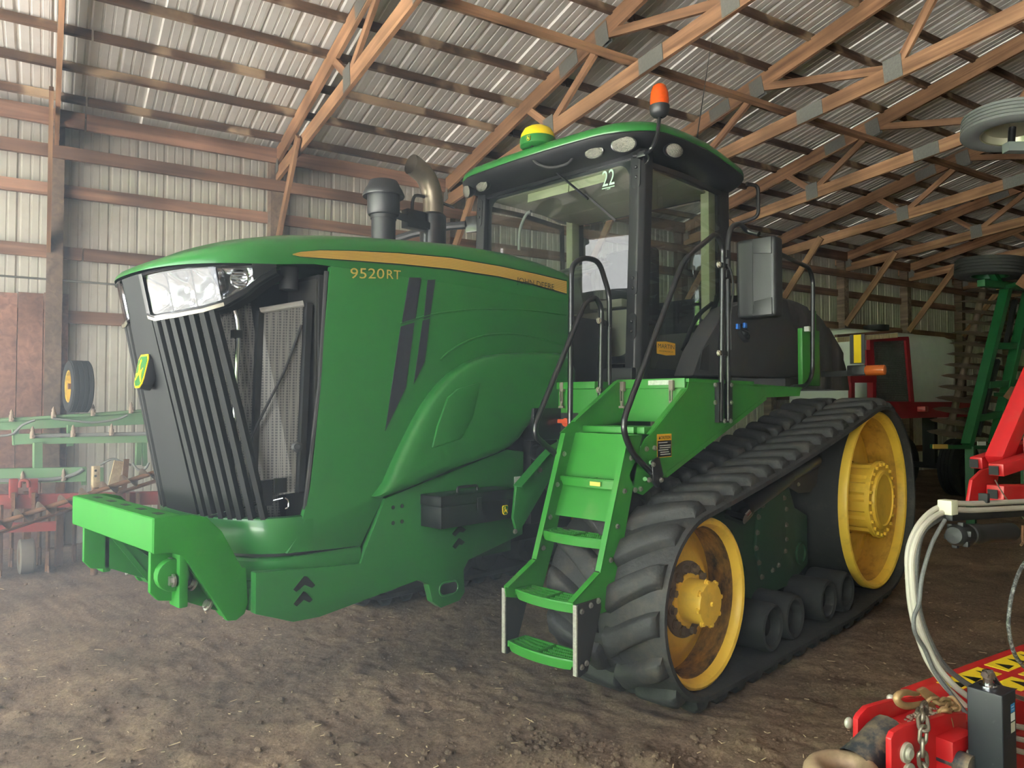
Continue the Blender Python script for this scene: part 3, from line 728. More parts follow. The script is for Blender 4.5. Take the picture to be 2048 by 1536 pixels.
def emblem(parent, o, u, v, w, h, depth, issub=False):
    o, u, v = vec(o), vec(u).normalized(), vec(v).normalized(); n = u.cross(v).normalized()
    oct_ = [(-.5,.36),(-.36,.5),(.36,.5),(.5,.36),(.46,-.2),(.38,-.38),(.2,-.5),(-.2,-.5),(-.38,-.38),(-.46,-.2)]
    def pr(k, d0, d1, m, nm, poly=oct_):
        mb = MB(); mb.prism([(a*k*w, b_*k*h) for a, b_ in poly], o + n*d0, u, v, d1 - d0)
        me = mb.mesh(nm, m, bevel=.003 if d1-d0 > .01 else 0); return me
    b = bpy.data.objects.new('emblem', pr(1, -.01, depth, M_black, 'emblem')); COL.objects.link(b); b.parent = parent
    if not issub and parent.name in OFF: b.location = OFF[parent.name]
    for k, d0, d1, m, nm in ((.98, depth, depth+.004, M_yelp, 'emblem_border'), (.86, depth+.004, depth+.006, M_green, 'emblem_field')):
        x = bpy.data.objects.new(nm, pr(k, d0, d1, m, nm)); COL.objects.link(x); x.parent = b if not issub else parent
    x = bpy.data.objects.new('emblem_deer', pr(.8, depth+.006, depth+.008, M_yelp, 'emblem_deer', DEER)); COL.objects.link(x); x.parent = b if not issub else parent
    return b
HW = 0.60
def nose(z, th, d=0.0, n=2.5):
    k = (z - 1.05) / (2.22 - 1.05); Yc = lerp(1.50, 1.245, k); Dp = lerp(.36, .50, k); sg = -1 if th < 0 else 1; th = abs(th)
    return Vector((sg * (HW - d) * math.sin(th) ** (2/n), Yc + d + Dp * (1 - max(math.cos(th), 0) ** (2/n)), z))
ZSH = [(1.2, 2.255), (1.3, 2.285), (1.42, 2.325), (1.6, 2.378), (1.85, 2.432), (2.15, 2.478), (2.5, 2.517), (2.85, 2.548), (3.25, 2.558), (3.6, 2.54), (3.95, 2.49)]
YR = 3.84
def hood_ring(d, zf):
    """plan curve inset by d, from the right rear round the nose to the left rear; zf(Y, th) gives the height"""
    half = []
    for k in range(0, 25):
        th = R(90) * k / 24; p = nose(2.22, th, d); p.z = zf(p.y); half.append(p)
    y0 = half[-1].y
    for k in range(1, 15):
        y = lerp(y0, YR, k / 14); half.append(Vector((HW - d, y, zf(y))))
    left = half; right = [Vector((-p.x, p.y, p.z)) for p in half[1:]]
    return right[::-1] + left
def zlow(y): return interp([(1.2, 2.222), (1.65, 2.25), (1.9, 2.285), (2.4, 2.29), (3.9, 2.29)], y)
rows = [hood_ring(0.0, zlow)]
for d, dr in ((.000, .105), (.006, .07), (.022, .035), (.055, .012), (.11, 0), (.22, -.022), (.38, -.038), (.52, -.044), (.597, -.046)):
    rows.append(hood_ring(d, lambda y, dr=dr: max(interp(ZSH, y) - dr * (1 if dr < 0 else min(1, .35 + (y - 1.2) * 1.2)), zlow(y) + .004)))
mb = MB(); mb.grid(rows); hood = part(mb, 'hood', M_green, smooth=True, ang=60)
# side panels: outline in (Y, Z); solid sheet 0.03 thick, bottom follows the frame
def side_panel(side):
    top = lambda y: zlow(y) + .004
    front = [(1.845, 1.075), (1.88, 1.2), (1.905, 1.4), (1.93, 1.7), (1.955, 2.0), (1.975, 2.2), (1.985, 2.286)]
    poly = [(1.76, .905), (1.83, 1.0)] + front + [(2.4, 2.292), (3.0, 2.292), (3.82, 2.292), (3.82, 1.60), (3.44, 1.50), (3.21, 1.335), (2.78, 1.235), (2.31, 1.12), (2.17, .885)]
    mb = MB(); mb.prism(poly, (side * HW, 0, 0), (0, 1, 0), (0, 0, 1), -.03 if side > 0 else .03)
    o = part(mb, 'hood_side_panel', M_green, bevel=.006)
    X = side * HW; n = side
    # bulged fender arch and its inset door
    arch = [(2.262, 1.122), (2.30, 1.20), (2.39, 1.36), (2.55, 1.60), (2.73, 1.77), (2.96, 1.875), (3.3, 1.922), (3.79, 1.915), (3.79, 1.62), (3.42, 1.51), (3.2, 1.345), (2.78, 1.245)]
    rows = []
    cyy, czz = 3.05, 1.55
    for f, dx in ((1.0, -.01), (.995, .03), (.975, .055), (.93, .068), (.80, .075), (.5, .082), (.02, .084)):
        rows.append([(X + n * dx, cyy + (y - cyy) * f, czz + (z - czz) * f) for y, z in catclose(arch)])
    mb = MB(); mb.grid(rows, True); sub(mb, 'fender_bulge', M_green, o, smooth=True, ang=60)
    def raised(poly, dx, th, nm, m, bv=.008):
        mb = MB(); mb.prism(poly, (X + n * dx, 0, 0), (0, 1, 0), (0, 0, 1), n * th); return sub(mb, nm, m, o, bevel=bv)
    if side > 0:
        pl_ = [px(u, v, X=.685) for u, v in ((865, 895), (875, 854), (896, 796), (916, 778), (960, 765), (956, 787), (946, 834), (922, 878))]
        raised([(p.y, p.z) for p in pl_], .066, .022, 'fender_door', M_green, .006)
        def crease(pts, r=.008, X_=.0):
            mb = MB(); mb.tube([px(u, v, X=HW + X_) for u, v in pts], r, n=8, smooth=4); return sub(mb, 'crease', M_green, o, smooth=True)
        crease(((800, 647), (860, 630), (920, 621), (990, 618), (1060, 621), (1132, 630)), .006, -.001)
        crease(((880, 720), (905, 698), (950, 676), (1000, 668), (1060, 672), (1125, 690)), .007, -.001)
        crease(((995, 742), (986, 766), (981, 828), (950, 872), (932, 898)), .006, .072)
        for poly in (((818, 555), (842, 555), (830, 640), (803, 648)), ((801, 653), (828, 645), (811, 775), (770, 862)), ((855, 560), (870, 559), (859, 634), (847, 638)), ((845, 641), (859, 637), (849, 722), (827, 768))):
            raised([(px(u, v, X=HW).y, px(u, v, X=HW).z) for u, v in poly], 0, .004, 'side_vent', M_ventd, 0)
    return o
def catclose(pts, k=3):
    P_ = [Vector((a, b_, 0)) for a, b_ in pts]; n = len(P_); out = []
    for i in range(n):
        p0, p1, p2, p3 = P_[i-1], P_[i], P_[(i+1) % n], P_[(i+2) % n]
        for j in range(k):
            t = j / k; q = 0.5*((2*p1)+(p2-p0)*t+(2*p0-5*p1+4*p2-p3)*t*t+(3*p1-p0-3*p2+p3)*t*t*t); out.append((q.x, q.y))
    return out
sp_l = side_panel(1); sp_r = side_panel(-1)
# stripe with fine lines, and lettering, on the hood shoulder
def stripe(side):
    tops = [(585, 508), (600, 504), (640, 501), (700, 502), (800, 507), (900, 516), (1000, 533), (1070, 548), (1133, 563)]
    bots = [(585, 510), (600, 513), (640, 516), (700, 520), (800, 527.5), (900, 537.5), (1000, 553), (1070, 569), (1133, 587)]
    mb = MB(); dk = MB(); bd = MB()
    def pt(u, v, e): 
        p = px(u, v, X=HW + .0005); return Vector((side * (HW + e), p.y, p.z))
    rows = [[pt(u, v, .0025) for u, v in tops], [pt(u, v, .0025) for u, v in bots]]
    mb.grid(rows)
    for k in range(1, 7):
        t = k / 7; dk.grid([[p.lerp(q, t - .03) + Vector((side*.0012, 0, 0)) for p, q in zip(*rows)], [p.lerp(q, t + .03) + Vector((side*.0012, 0, 0)) for p, q in zip(*rows)]])
    bd.grid([[p.lerp(q, 1.02) for p, q in zip(*rows)], [p.lerp(q, 1.14) for p, q in zip(*rows)]])
    bd.grid([[p.lerp(q, -.10) for p, q in zip(*rows)], [p.lerp(q, -.02) for p, q in zip(*rows)]])
    s_ = sub(mb, 'stripe', M_decal, hood, fix=False); sub(dk, 'stripe_lines', mat('stripe_fine_line', srgb(168, 132, 56), .4), hood, fix=False); sub(bd, 'stripe_border', M_decalk, hood, fix=False)  # fine lines are a darker yellow drawn along the stripe
stripe(1); stripe(-1)
def sidetext(s, u0, v0, u1, v1, hpx, m, nm, e=.006, X=HW):
    a_ = px(u0, v0, X=X); b_ = px(u1, v1, X=X); up_ = px(u0, v0 - hpx, X=X) - a_
    text(nm, s, hood, a_, b_ - a_, Vector((0, 0, 1)), (b_ - a_).length, m, e, up_.length)
sidetext('JOHN DEERE', 1032, 570, 1107, 584, 16, M_decalk, 'lettering')
sidetext('9520', 700, 557, 768, 557.5, 21, M_decal, 'lettering', .003); sidetext('RT', 773, 557.5, 801, 559, 18, M_decal, 'lettering', .003)
# lower nose: green lip, black seam, lower fairing
def nose_band(prof, nm, m, th1=90, tail=None):
    rows = []
    for z, d in prof:
        r_ = [nose(z, R(a), d) for a in np.linspace(-th1, th1, 61)]
        if tail:
            r_ = [Vector((-HW + d, tail, z))] + r_ + [Vector((HW - d, tail, z))]
        rows.append(r_)
    mb = MB(); mb.grid(rows); return part(mb, nm, m, smooth=True, ang=45)
lip = nose_band([(1.00, .12), (1.062, .085), (1.074, .03), (1.070, .006), (1.055, 0), (.93, -.002), (.905, .004), (.9, .05)], 'nose_panel', M_green, 90, 1.9)
nose_band([(.915, .03), (.885, .03)], 'nose_seam', M_dark, 90, 2.15)
nose_band([(.885, .06), (.884, .008), (.872, -.002), (.80, .0), (.772, .02), (.765, .07)], 'lower_fairing', M_green, 90, 2.17)
# grille: backing screens, frames, centre panel, fanned slats
gr = MB(); gr.grid([[nose(z, R(a), .16) for a in np.linspace(-82, 64, 40)] for z in np.linspace(1.0, 2.2, 6)])
grille = part(gr, 'grille', M_mesh, smooth=True)
def on_nose(z, a, d): return nose(z, R(a), d)
mb = MB(); mb.grid([[on_nose(z, a, d) for a in np.linspace(-10.5, 10.5, 12)] for z, d in zip(np.linspace(1.06, 2.215, 10), [0.012]*10)])
mb.grid([[on_nose(z, 10.5, d) for d in (.012, .06)] for z in np.linspace(1.06, 2.215, 10)]); mb.grid([[on_nose(z, -10.5, d) for d in (.012, .06)] for z in np.linspace(1.06, 2.215, 10)])
# centre panel widens towards the bottom
mb = MB(); cw = lambda z: lerp(14, 8.5, (z - 1.06) / 1.15)
zs = np.linspace(1.06, 2.215, 14)
mb.grid([[on_nose(z, -cw(z), .07)] + [on_nose(z, a, .01) for a in np.linspace(-cw(z), cw(z), 14)] + [on_nose(z, cw(z), .07)] for z in zs])
sub(mb, 'centre_panel', mat('grille_plastic', srgb(24, 25, 26), .68, bump=.05, bscale=300, spec=.3), grille, smooth=True)
def hl_bot(a): return interp([(8, 2.035), (14, 2.018), (30, 2.026), (47, 2.045), (60, 2.076), (71, 2.13), (76, 2.17), (82, 2.21), (88, 2.25)], a)
M_slat = mat('grille_plastic', srgb(24, 25, 26), .68, bump=.05, bscale=300, spec=.3)
tops = [12.5, 19, 25.5, 32, 38.5, 45, 51]; bots = [19, 25.5, 33, 40, 46.5, 54.5, 63]
for sd in (1, -1):
    for a, b_ in zip(tops, bots):
        mb = MB(); rows = []
        zt_ = hl_bot(a) - .02
        for z in np.linspace(1.055, zt_, 12):
            t = (z - 1.055) / (2.03 - 1.055); th = lerp(b_, a, t); w = lerp(2.1, 1.95, t)
            rows.append([on_nose(z, sd*(th - w), .036), on_nose(z, sd*(th - w), .012), on_nose(z, sd*(th - w) + sd*.4, .004), on_nose(z, sd*(th + w) - sd*.4, .004), on_nose(z, sd*(th + w), .012), on_nose(z, sd*(th + w), .036)])
        mb.grid(rows); sub(mb, 'slat', M_slat, grille, smooth=True)
# inside: fins, pipe, tilted cooler screen with frame, strut, latch
mb = MB(); mb.box((.30, 1.92, 1.0), (.575, 1.95, 2.22)); sub(mb, 'radiator_core', M_fin, grille)
mb = MB(); mb.box((-.58, 1.93, .98), (.585, 1.99, 2.24)); sub(mb, 'radiator_shroud', M_dark, grille)
cA, cB, cC, cD = px(520, 622, X=.45), px(607, 607, X=.545), px(590, 985, X=.545), px(505, 1000, X=.42)
mb = MB(); mb.grid([[cA, cB], [cD, cC]]); sub(mb, 'cooler_screen', M_mesh, grille, fix=False)
mb = MB(); mb.tube([cA, cB], .016, n=10); sub(mb, 'cooler_top_bar', mat('grey_bar', srgb(120, 118, 112), .6), grille, smooth=True)
mb = MB(); mb.tube([cA, cD], .02, n=4); mb.tube([cB + Vector((.01, .02, 0)), cC + Vector((.01, .02, 0))], .022, n=4); sub(mb, 'cooler_frame', M_black, grille)
mb = MB(); mb.tube([px(603, 650, X=.55), px(570, 740, X=.53), px(520, 838, X=.50), px(500, 880, X=.48)], .0065, n=8); sub(mb, 'prop_strut', M_dark, grille, smooth=True)
mb = MB(); mb.tube([px(466, 612, X=.42), px(476, 660, X=.42), px(470, 800, X=.41), px(464, 960, X=.40)], .012, n=10, smooth=4); sub(mb, 'coolant_pipe', M_chrome, grille, smooth=True)
mb = MB()
for u, v in ((473, 668), (470, 890)): mb.box(px(u, v, X=.42) - Vector((.02, .02, .018)), px(u, v, X=.42) + Vector((.02, .02, .018)))
sub(mb, 'pipe_clip', M_dark, grille)
mb = MB(); mb.tube([px(420, 1030, X=.33), px(500, 1012, X=.45), px(566, 996, X=.55)], .003, n=6); mb.tube(fillet([px(570, 996, X=.56), px(577, 1000, X=.56), px(577, 1015, X=.56), px(570, 1018, X=.56)], .01), .004, n=6); sub(mb, 'latch_rod', M_chrome, grille, smooth=True)
mb = MB(); mb.box(px(556, 973, X=.56) - Vector((.0, .02, .03)), px(572, 955, X=.56) + Vector((.01, 0, .0))); mb.box(px(528, 985, X=.5) - Vector((0, .02, .06)), px(545, 960, X=.53) + Vector((.0, 0, 0))); sub(mb, 'latch_plate', M_blackp, grille)
mb = MB(); q = px(594, 893, X=.58); mb.lathe([(.026, 0), (.026, .012), (.014, .016), (.012, .012), (.001, .012)], q, (1, -.5, 0), n=24); sub(mb, 'horn', M_black, grille, smooth=True)
mb = MB(); mb.cyl(px(578, 535, X=.5), px(578, 580, X=.5), .045, n=20); sub(mb, 'filler_neck', M_dark, grille, smooth=True)
mb = MB(); mb.tube([(.585, 1.97, 2.26), (.588, 1.935, 1.7), (.588, 1.86, 1.1)], .012, n=8); sub(mb, 'seal', M_rub2, grille, smooth=True)
e_ = emblem(grille, nose(1.755, 0, .012) + Vector((0, -.004, 0)), (1, 0, 0), (0, .20, 1), .13, .17, .04, issub=True); e_.name = 'emblem'
# headlights
def hl_top(a): return interp([(8, 2.212), (40, 2.226), (60, 2.236), (88, 2.256)], a)
def headlight(sd):
    A = np.linspace(9, 87, 32)
    def band(f0, f1, d, k=6): return [[nose(lerp(hl_bot(a), hl_top(a), lerp(f0, f1, j/k)), sd*R(a), d) for a in A] for j in range(k+1)]
    mb = MB(); rows = []
    for sgn in (0,):
        rows = [[nose(hl_bot(a) - .03, sd*R(a), .03) for a in A], [nose(hl_bot(a) - .026, sd*R(a), .0) for a in A], [nose(hl_bot(a) - .004, sd*R(a), -.003) for a in A], [nose(hl_bot(a) + .006, sd*R(a), .01) for a in A]]
        mb.grid(rows)
        mb.grid([[nose(hl_top(a) + .004, sd*R(a), .01) for a in A], [nose(hl_top(a) - .012, sd*R(a), -.001) for a in A], [nose(hl_top(a) - .016, sd*R(a), .02) for a in A]])
        for a0, a1 in ((8.2, 11), (76, 87)):
            mb.grid([[nose(lerp(hl_bot(a1 if a0 > 50 else a0), hl_top(a0), t) if False else lerp(hl_bot(a), hl_top(a), t), sd*R(a), -.001) for a in np.linspace(a0, a1, 5)] for t in np.linspace(-.02, .98, 6)])
    h = part(mb, 'headlight', M_blackp, smooth=True, ang=50)
    mb = MB(); mb.grid([[nose(hl_bot(a) - .028, sd*R(a), -.004) for a in A[:21]], [nose(hl_bot(a) - .012, sd*R(a), -.006) for a in A[:21]]]); sub(mb, 'lower_trim', M_trim, h, smooth=True)
    mb = MB(); mb.grid(band(.02, .95, .008)); sub(mb, 'lens', M_lens, h, smooth=True)
    # reflector cells: scalloped mirror bowls
    for a0, a1, dep in ((10.5, 26, .07), (27, 42, .075), (43, 56, .07), (57, 76, .05)):
        mb = MB(); rows = []
        for j in range(9):
            t = j / 8; row = []
            for i in range(13):
                s_ = i / 12; a = lerp(a0, a1, s_); q = (1 - (2*s_-1)**2) * (1 - (2*t-1)**2)
                row.append(nose(lerp(hl_bot(a) + .008, hl_top(a) - .018, t), sd*R(a), .018 + dep * q ** .6))
            rows.append(row)
        mb.grid(rows); sub(mb, 'reflector', M_chrome, h, smooth=True, ang=80)
        am = (a0 + a1) / 2; zc = lerp(hl_bot(am), hl_top(am), .5)
        if a0 < 56:
            mb = MB(); mb.ball(nose(zc, sd*R(am), .055), .014, sc=(1, 1, 1.2)); sub(mb, 'bulb', mat('bulb_glass', srgb(235, 240, 240), .1), h, smooth=True)
        else:
            o = nose(2.172, sd*R(68.5), .010); nrm = Vector((sd*.80, -.6, 0))
            mb = MB(); mb.lathe([(.040, -.01), (.042, .006), (.036, .012), (.034, .0), (.001, -.012)], o, nrm, n=24); sub(mb, 'turn_lamp', M_chrome, h, smooth=True)
            mb = MB()
            for k in range(-2, 3): mb.bar(o + nrm*.012 + Vector((0, 0, k*.014)) - Vector((.02*sd, .024, 0)), o + nrm*.012 + Vector((0, 0, k*.014)) + Vector((.02*sd, .024, 0)), .004, .005)
            sub(mb, 'lamp_guard', M_black, h)
headlight(1); headlight(-1)
HA = np.linspace(-87, 87, 60); hb__ = lambda a: hl_bot(abs(a)) - .028
mb = MB(); mb.grid([[nose(lerp(hb__(a), 2.25, t), R(a), .10) for a in HA] for t in (0, 1)]); mb.grid([[nose(hb__(a), R(a), .10 - .09*t) for a in HA] for t in (0, 1)]); part(mb, 'headlight_housing', M_dark, smooth=True)
# engine block / inner mass so nothing shows through
mb = MB(); mb.box((-.55, 2.0, .75), (.55, 3.9, 2.24)); part(mb, 'engine_bay', M_dark)
# ---- chassis side frame with tow eye, chevrons, tool box
FX = .615
def frame_side(side):
    poly = [(1.60, .845), (1.60, .66), (1.79, .585), (1.93, .58), (2.53, .655), (2.60, .62), (2.63, .52), (2.69, .475), (2.83, .49), (2.87, .53), (2.86, .66), (2.90, .71), (3.35, .80), (3.36, 1.31), (3.21, 1.33), (2.31, 1.115), (2.19, .875), (2.16, .80)]
    mb = MB(); mb.prism(poly, (side * FX, 0, 0), (0, 1, 0), (0, 0, 1), -.05 * side); o = part(mb, 'side_frame', M_green, bevel=.006)
    mb = MB(); mb.prism(rrect(.135, .07, .034, 6, 2.745, .575), (side * (FX + .001), 0, 0), (0, 1, 0), (0, 0, 1), .003 * side); sub(mb, 'tow_slot', M_dark, o)
    mb = MB(); pts_ = rrect(.135, .07, .034, 8, 2.745, .575); mb.tube([(side*(FX+.002), a, b_) for a, b_ in pts_ + [pts_[0]]], .006, n=6); sub(mb, 'slot_rim', M_green, o, smooth=True)
    return o
fl = frame_side(1); frame_side(-1)
def chevron(u, v, w, h):
    t = .42
    pts = [(u - w/2, v + h/2), (u - w/2 + 6, v + h/2 + 5), (u + 1, v - h*.02 + 4), (u + w/2 - 6, v + h/2 - 3), (u + w/2, v + h/2 - 9), (u + w*.12, v - h/2), (u + .0, v - h/2 - 1)]
    P_ = [px(a, b_, X=FX) for a, b_ in pts]
    mb = MB(); mb.prism([(p.y, p.z) for p in P_], (FX, 0, 0), (0, 1, 0), (0, 0, 1), .002); sub(mb, 'jack_chevron', M_decalk, fl)
chevron(608, 1166, 44, 26); chevron(606, 1196, 38, 24); chevron(918, 1060, 28, 16); chevron(917, 1085, 25, 16)
mb = MB()
for u, v in ((786, 1015), (804, 1012), (786, 1046), (804, 1043), (880, 1052)): q = px(u, v, X=FX); mb.cyl(q, q + Vector((.002, 0, 0)), .011, n=10)
sub(mb, 'bolt_holes', M_dark, fl)
mb = MB(); mb.box((-.56, 1.95, .70), (.56, 3.3, 1.0)); part(mb, 'chassis', M_greend)
# tool box with lid, handle, latch, emblem
tb = MB(); tb.box((FX, 2.545, .945), (FX + .17, 3.10, 1.06)); tbx = part(tb, 'tool_box', M_blackp, bevel=.004)
mb = MB(); mb.box((FX - .0, 2.54, 1.06), (FX + .175, 3.105, 1.118)); sub(mb, 'lid', M_blackp, tbx, bevel=.006)
mb = MB(); mb.tube(fillet([(FX+.09, 2.73, 1.115), (FX+.09, 2.73, 1.145), (FX+.09, 2.88, 1.145), (FX+.09, 2.88, 1.115)], .015), .008, n=8); sub(mb, 'handle', M_black, tbx, smooth=True)
mb = MB(); mb.box((FX+.17, 2.80, 1.02), (FX+.18, 2.83, 1.09)); sub(mb, 'latch', M_blackp, tbx, bevel=.002)
emblem(tbx, (FX + .171, 3.02, 1.0), (0, 1, 0), (0, 0, 1), .045, .055, .001, issub=True)
# ---- front weight bracket / bumper
BW = .555
mb = MB(); mb.box((-BW + .003, 1.175, .981), (BW - .003, 1.30, 1.13)); M_bmp = mat('bracket_green_paint', srgb(34, 114, 32), .6, var=.06, dirt=srgb(120, 130, 60), dscale=5, damt=.1, spec=.2); bmp = part(mb, 'weight_bracket', M_bmp, bevel=.012, seg=3)
for sd in (1, -1):
    arm = [(1.18, 1.128), (1.33, 1.128), (1.40, 1.11), (1.47, 1.04), (1.545, .90), (1.565, .865), (1.585, .862), (1.595, .70), (1.58, .655), (1.54, .632), (1.50, .638), (1.335, .905), (1.30, .955), (1.25, .975), (1.18, .98)]
    mb = MB(); mb.prism(arm, (sd * BW, 0, 0), (0, 1, 0), (0, 0, 1), -.035 * sd); sub(mb, 'bracket_arm', M_bmp, bmp, bevel=.005)
    mb = MB(); mb.prism([(1.20, .98), (1.20, .80), (1.235, .76), (1.34, .74), (1.55, .64), (1.55, .75), (1.3, .98)], (sd * (BW - .09), 0, 0), (0, 1, 0), (0, 0, 1), -.03 * sd); sub(mb, 'hook_plate', M_bmp, bmp, bevel=.008)
    mb = MB(); mb.box((sd*(BW-.12), 1.29, .73), (sd*(BW-.01), 1.33, .97)) if sd > 0 else mb.box((-(BW-.01), 1.29, .73), (-(BW-.12), 1.33, .97)); sub(mb, 'hook_back', M_bmp, bmp, bevel=.01)
    mb = MB(); mb.add([(sd*(BW-.035), 1.31, .93), (sd*(BW-.035), 1.52, .635), (sd*(BW-.13), 1.52, .635), (sd*(BW-.13), 1.31, .93), (sd*(BW-.035), 1.34, .93), (sd*(BW-.035), 1.55, .635), (sd*(BW-.13), 1.55, .635), (sd*(BW-.13), 1.34, .93)], [(3,2,1,0),(4,5,6,7),(0,1,5,4),(1,2,6,5),(2,3,7,6),(3,0,4,7)]); sub(mb, 'brace_plate', M_bmp, bmp)
    b6 = MB(); b6.cyl((0, 0, 0), (0, -.02, .0), .02, n=6); b6.cyl((0, .004, 0), (0, -.006, 0), .028, n=16); me6 = b6.mesh('bolt', M_steel, fix=False)
    for (y, z, x) in ((1.385, .80, .07), (1.45, .70, .06), (1.285, .905, .07), (1.285, .84, .035)): sublink('bolt', me6, bmp, (sd*(BW - x), y - .01, z + .01), (R(-30) if y > 1.3 else 0, 0, 0))
mb = MB(); mb.cyl((BW - .09, 1.28, .87), (BW - .04, 1.28, .87), .07, n=20); sub(mb, 'tow_boss', M_bmp, bmp, bevel=.01)
mb = MB()
for k in range(5): mb.box((-.4 + k*.2, 1.225, 1.129), (-.33 + k*.2, 1.255, 1.1315))
sub(mb, 'top_slots', M_dark, bmp)
mb = MB(); mb.box((-.55, 1.60, .66), (.55, 1.85, .765)); part(mb, 'front_crossmember', M_green, bevel=.01)
# ---------------------------------------------------------------- tractor: cab, roof, stacks
M_glass = glassmat('cab_glass', (0.80, 0.86, 0.84, 1), 1.5, 0.0, haze=0.05)
M_glassd = glassmat('cab_side_glass', (0.72, 0.78, 0.76, 1), 1.5, 0.0, haze=0.03)
M_beige = mat('cab_headliner', srgb(186, 184, 152), .8); M_grey = mat('cab_grey_trim', srgb(110, 108, 98), .7); M_seat = mat('seat_fabric', srgb(40, 38, 38), .9)
M_lampw = mat('work_lamp_face', srgb(176, 174, 166), .22, .9, var=.3, vscale=60, bump=.8, bscale=120)
CX, CYF, CYR, CZ0, CZ1 = .80, 4.36, 5.62, 1.80, 3.38
# pillars
for sd in (1, -1):
    mb = MB(); poly = [(-.055, -.05), (.03, -.06), (.062, -.02), (.062, .07), (-.045, .05)]
    lo = [(sd * (CX + a), CYF - .07 + b_, CZ0 - .06) for a, b_ in poly]; hi = [(sd * (CX + a), CYF + .02 + b_, CZ1 + .03) for a, b_ in poly]
    mb.add(lo + hi, [tuple(range(5)), tuple(range(5, 10))] + [(i, (i+1) % 5, 5 + (i+1) % 5, 5+i) for i in range(5)])
    p_ = part(mb, 'front_pillar', M_black, bevel=.012, seg=3)
    for z0, z1 in ((3.12, 3.36), (2.36, 2.54), (2.05, 2.24)):
        zc = (z0 + z1) / 2; y = CYF - .062 + .09 * (zc - CZ0) / (CZ1 - CZ0) - .054
        mb = MB(); mb.prism(rrect(.07, z1 - z0, .033, 6), (sd * (CX + .005), y, zc), (1, -.1, 0), (0, .055, 1), .012); sub(mb, 'pillar_plate', M_black, p_, bevel=.003)
        mb = MB()
        for dz in (-.035, .035): mb.ball((sd * (CX + .005), y - .014, zc + dz), .012, 8, 6)
        sub(mb, 'plate_bolts', M_blackp, p_, smooth=True)
    mb = MB(); mb.box((sd*.77 - .045, CYR - .1, 2.45), (sd*.77 + .045, CYR + .02, CZ1 + .02)); mb.box((sd*.77 - .045, CYR - .12, 1.75), (sd*.77 + .045, CYR + .02, 2.5)); part(mb, 'rear_pillar', M_black, bevel=.01)
    mb = MB(); mb.box((sd*.72 - .05, CYR - .2, 2.3), (sd*.72 + .03, CYR - .09, CZ1)); part(mb, 'rear_pillar_trim', M_beige, bevel=.015)
# windshield: flat pane, black frit border, lower third
mb = MB(); mb.add([(-.75, CYF, 1.92), (.75, CYF, 1.92), (.75, CYF, 3.385), (-.75, CYF, 3.385)], [(0, 1, 2, 3)]); ws = part(mb, 'windshield', M_glass, fix=False)
def frame_ring(pts, wdt, y, m, nm, parent):
    """flat border strip round a polygon in the XZ plane"""
    cx_, cz_ = sum(p[0] for p in pts)/len(pts), sum(p[1] for p in pts)/len(pts)
    inn = []
    for a, b_ in pts:
        d = Vector((cx_ - a, cz_ - b_)); inn.append((a + math.copysign(min(wdt, abs(d.x)), d.x), b_ + math.copysign(min(wdt, abs(d.y)), d.y)))
    mb = MB(); mb.grid([[(a, y, b_) for a, b_ in pts + [pts[0]]], [(a, y, b_) for a, b_ in inn + [inn[0]]]]); return sub(mb, nm, m, parent, fix=False)
rr_ = [(a, b_) for a, b_ in rrect(1.52, 1.49, .10, 6, 0, 2.645)]
frame_ring(rr_, .052, CYF + .006, M_blackp, 'windshield_seal', ws)
mb = MB(); mb.box((-.80, CYF - .02, 3.36), (.80, CYF + .05, 3.44)); part(mb, 'header', M_blackp)
mb = MB(); mb.box((-.84, CYF - .16, 1.72), (.84, CYR, 1.86)); mb.box((-.60, 3.80, 1.60), (.60, 4.3, 2.2)); part(mb, 'cab_base', M_black, bevel=.01)
# side windows with curved lower rear corner
def side_window(sd):
    out = [(CYF + .04, 3.33), (4.9, 3.35), (5.46, 3.33), (5.47, 2.9), (5.44, 2.52), (5.36, 2.38), (5.22, 2.22), (5.08, 2.02), (5.0, 1.86), (4.9, 1.82), (CYF - .03, 1.82)]
    X = sd * .845
    mb = MB(); mb.add([(X, y, z) for y, z in out], [tuple(range(len(out)))]); w = part(mb, 'side_window', M_glassd, fix=False)
    cyy, czz = 4.85, 2.6
    mb = MB(); inn = [(y + (cyy - y) * .065, z + (czz - z) * .05) for y, z in out]
    mb.grid([[(X + sd*.004, y, z) for y, z in out + [out[0]]], [(X + sd*.004, y, z) for y, z in inn + [inn[0]]]]); mb.grid([[(X - sd*.02, y, z) for y, z in out + [out[0]]], [(X - sd*.02, y, z) for y, z in inn + [inn[0]]]])
    sub(mb, 'window_frame', M_blackp, w, fix=False)
    g = out[4:10]
    mb = MB(); mb.grid([[(X + sd*.03, y + .02, z - .01) for y, z in g], [(X + sd*.02, y + .075, z - .03) for y, z in g], [(X - sd*.05, y + .09, z - .03) for y, z in g]]); sub(mb, 'quarter_panel', M_green, w, smooth=True)
    # grab bar inside
    mb = MB(); mb.tube([(X - sd*.06, 5.4, 2.42), (X - sd*.06, 5.15, 2.28), (X - sd*.06, 4.95, 2.02)], .018, n=8, smooth=3); sub(mb, 'door_grab_bar', M_black, w, smooth=True)
    return w
wl1 = side_window(1); side_window(-1)
mb = MB(); mb.add([(-.74, CYR, 2.2), (.74, CYR, 2.2), (.74, CYR, 3.33), (-.74, CYR, 3.33)], [(0, 1, 2, 3)]); part(mb, 'rear_window', M_glassd, fix=False)
mb = MB(); mb.box((-.76, CYR - .02, 1.8), (.76, CYR + .03, 2.22)); part(mb, 'rear_wall', M_grey)
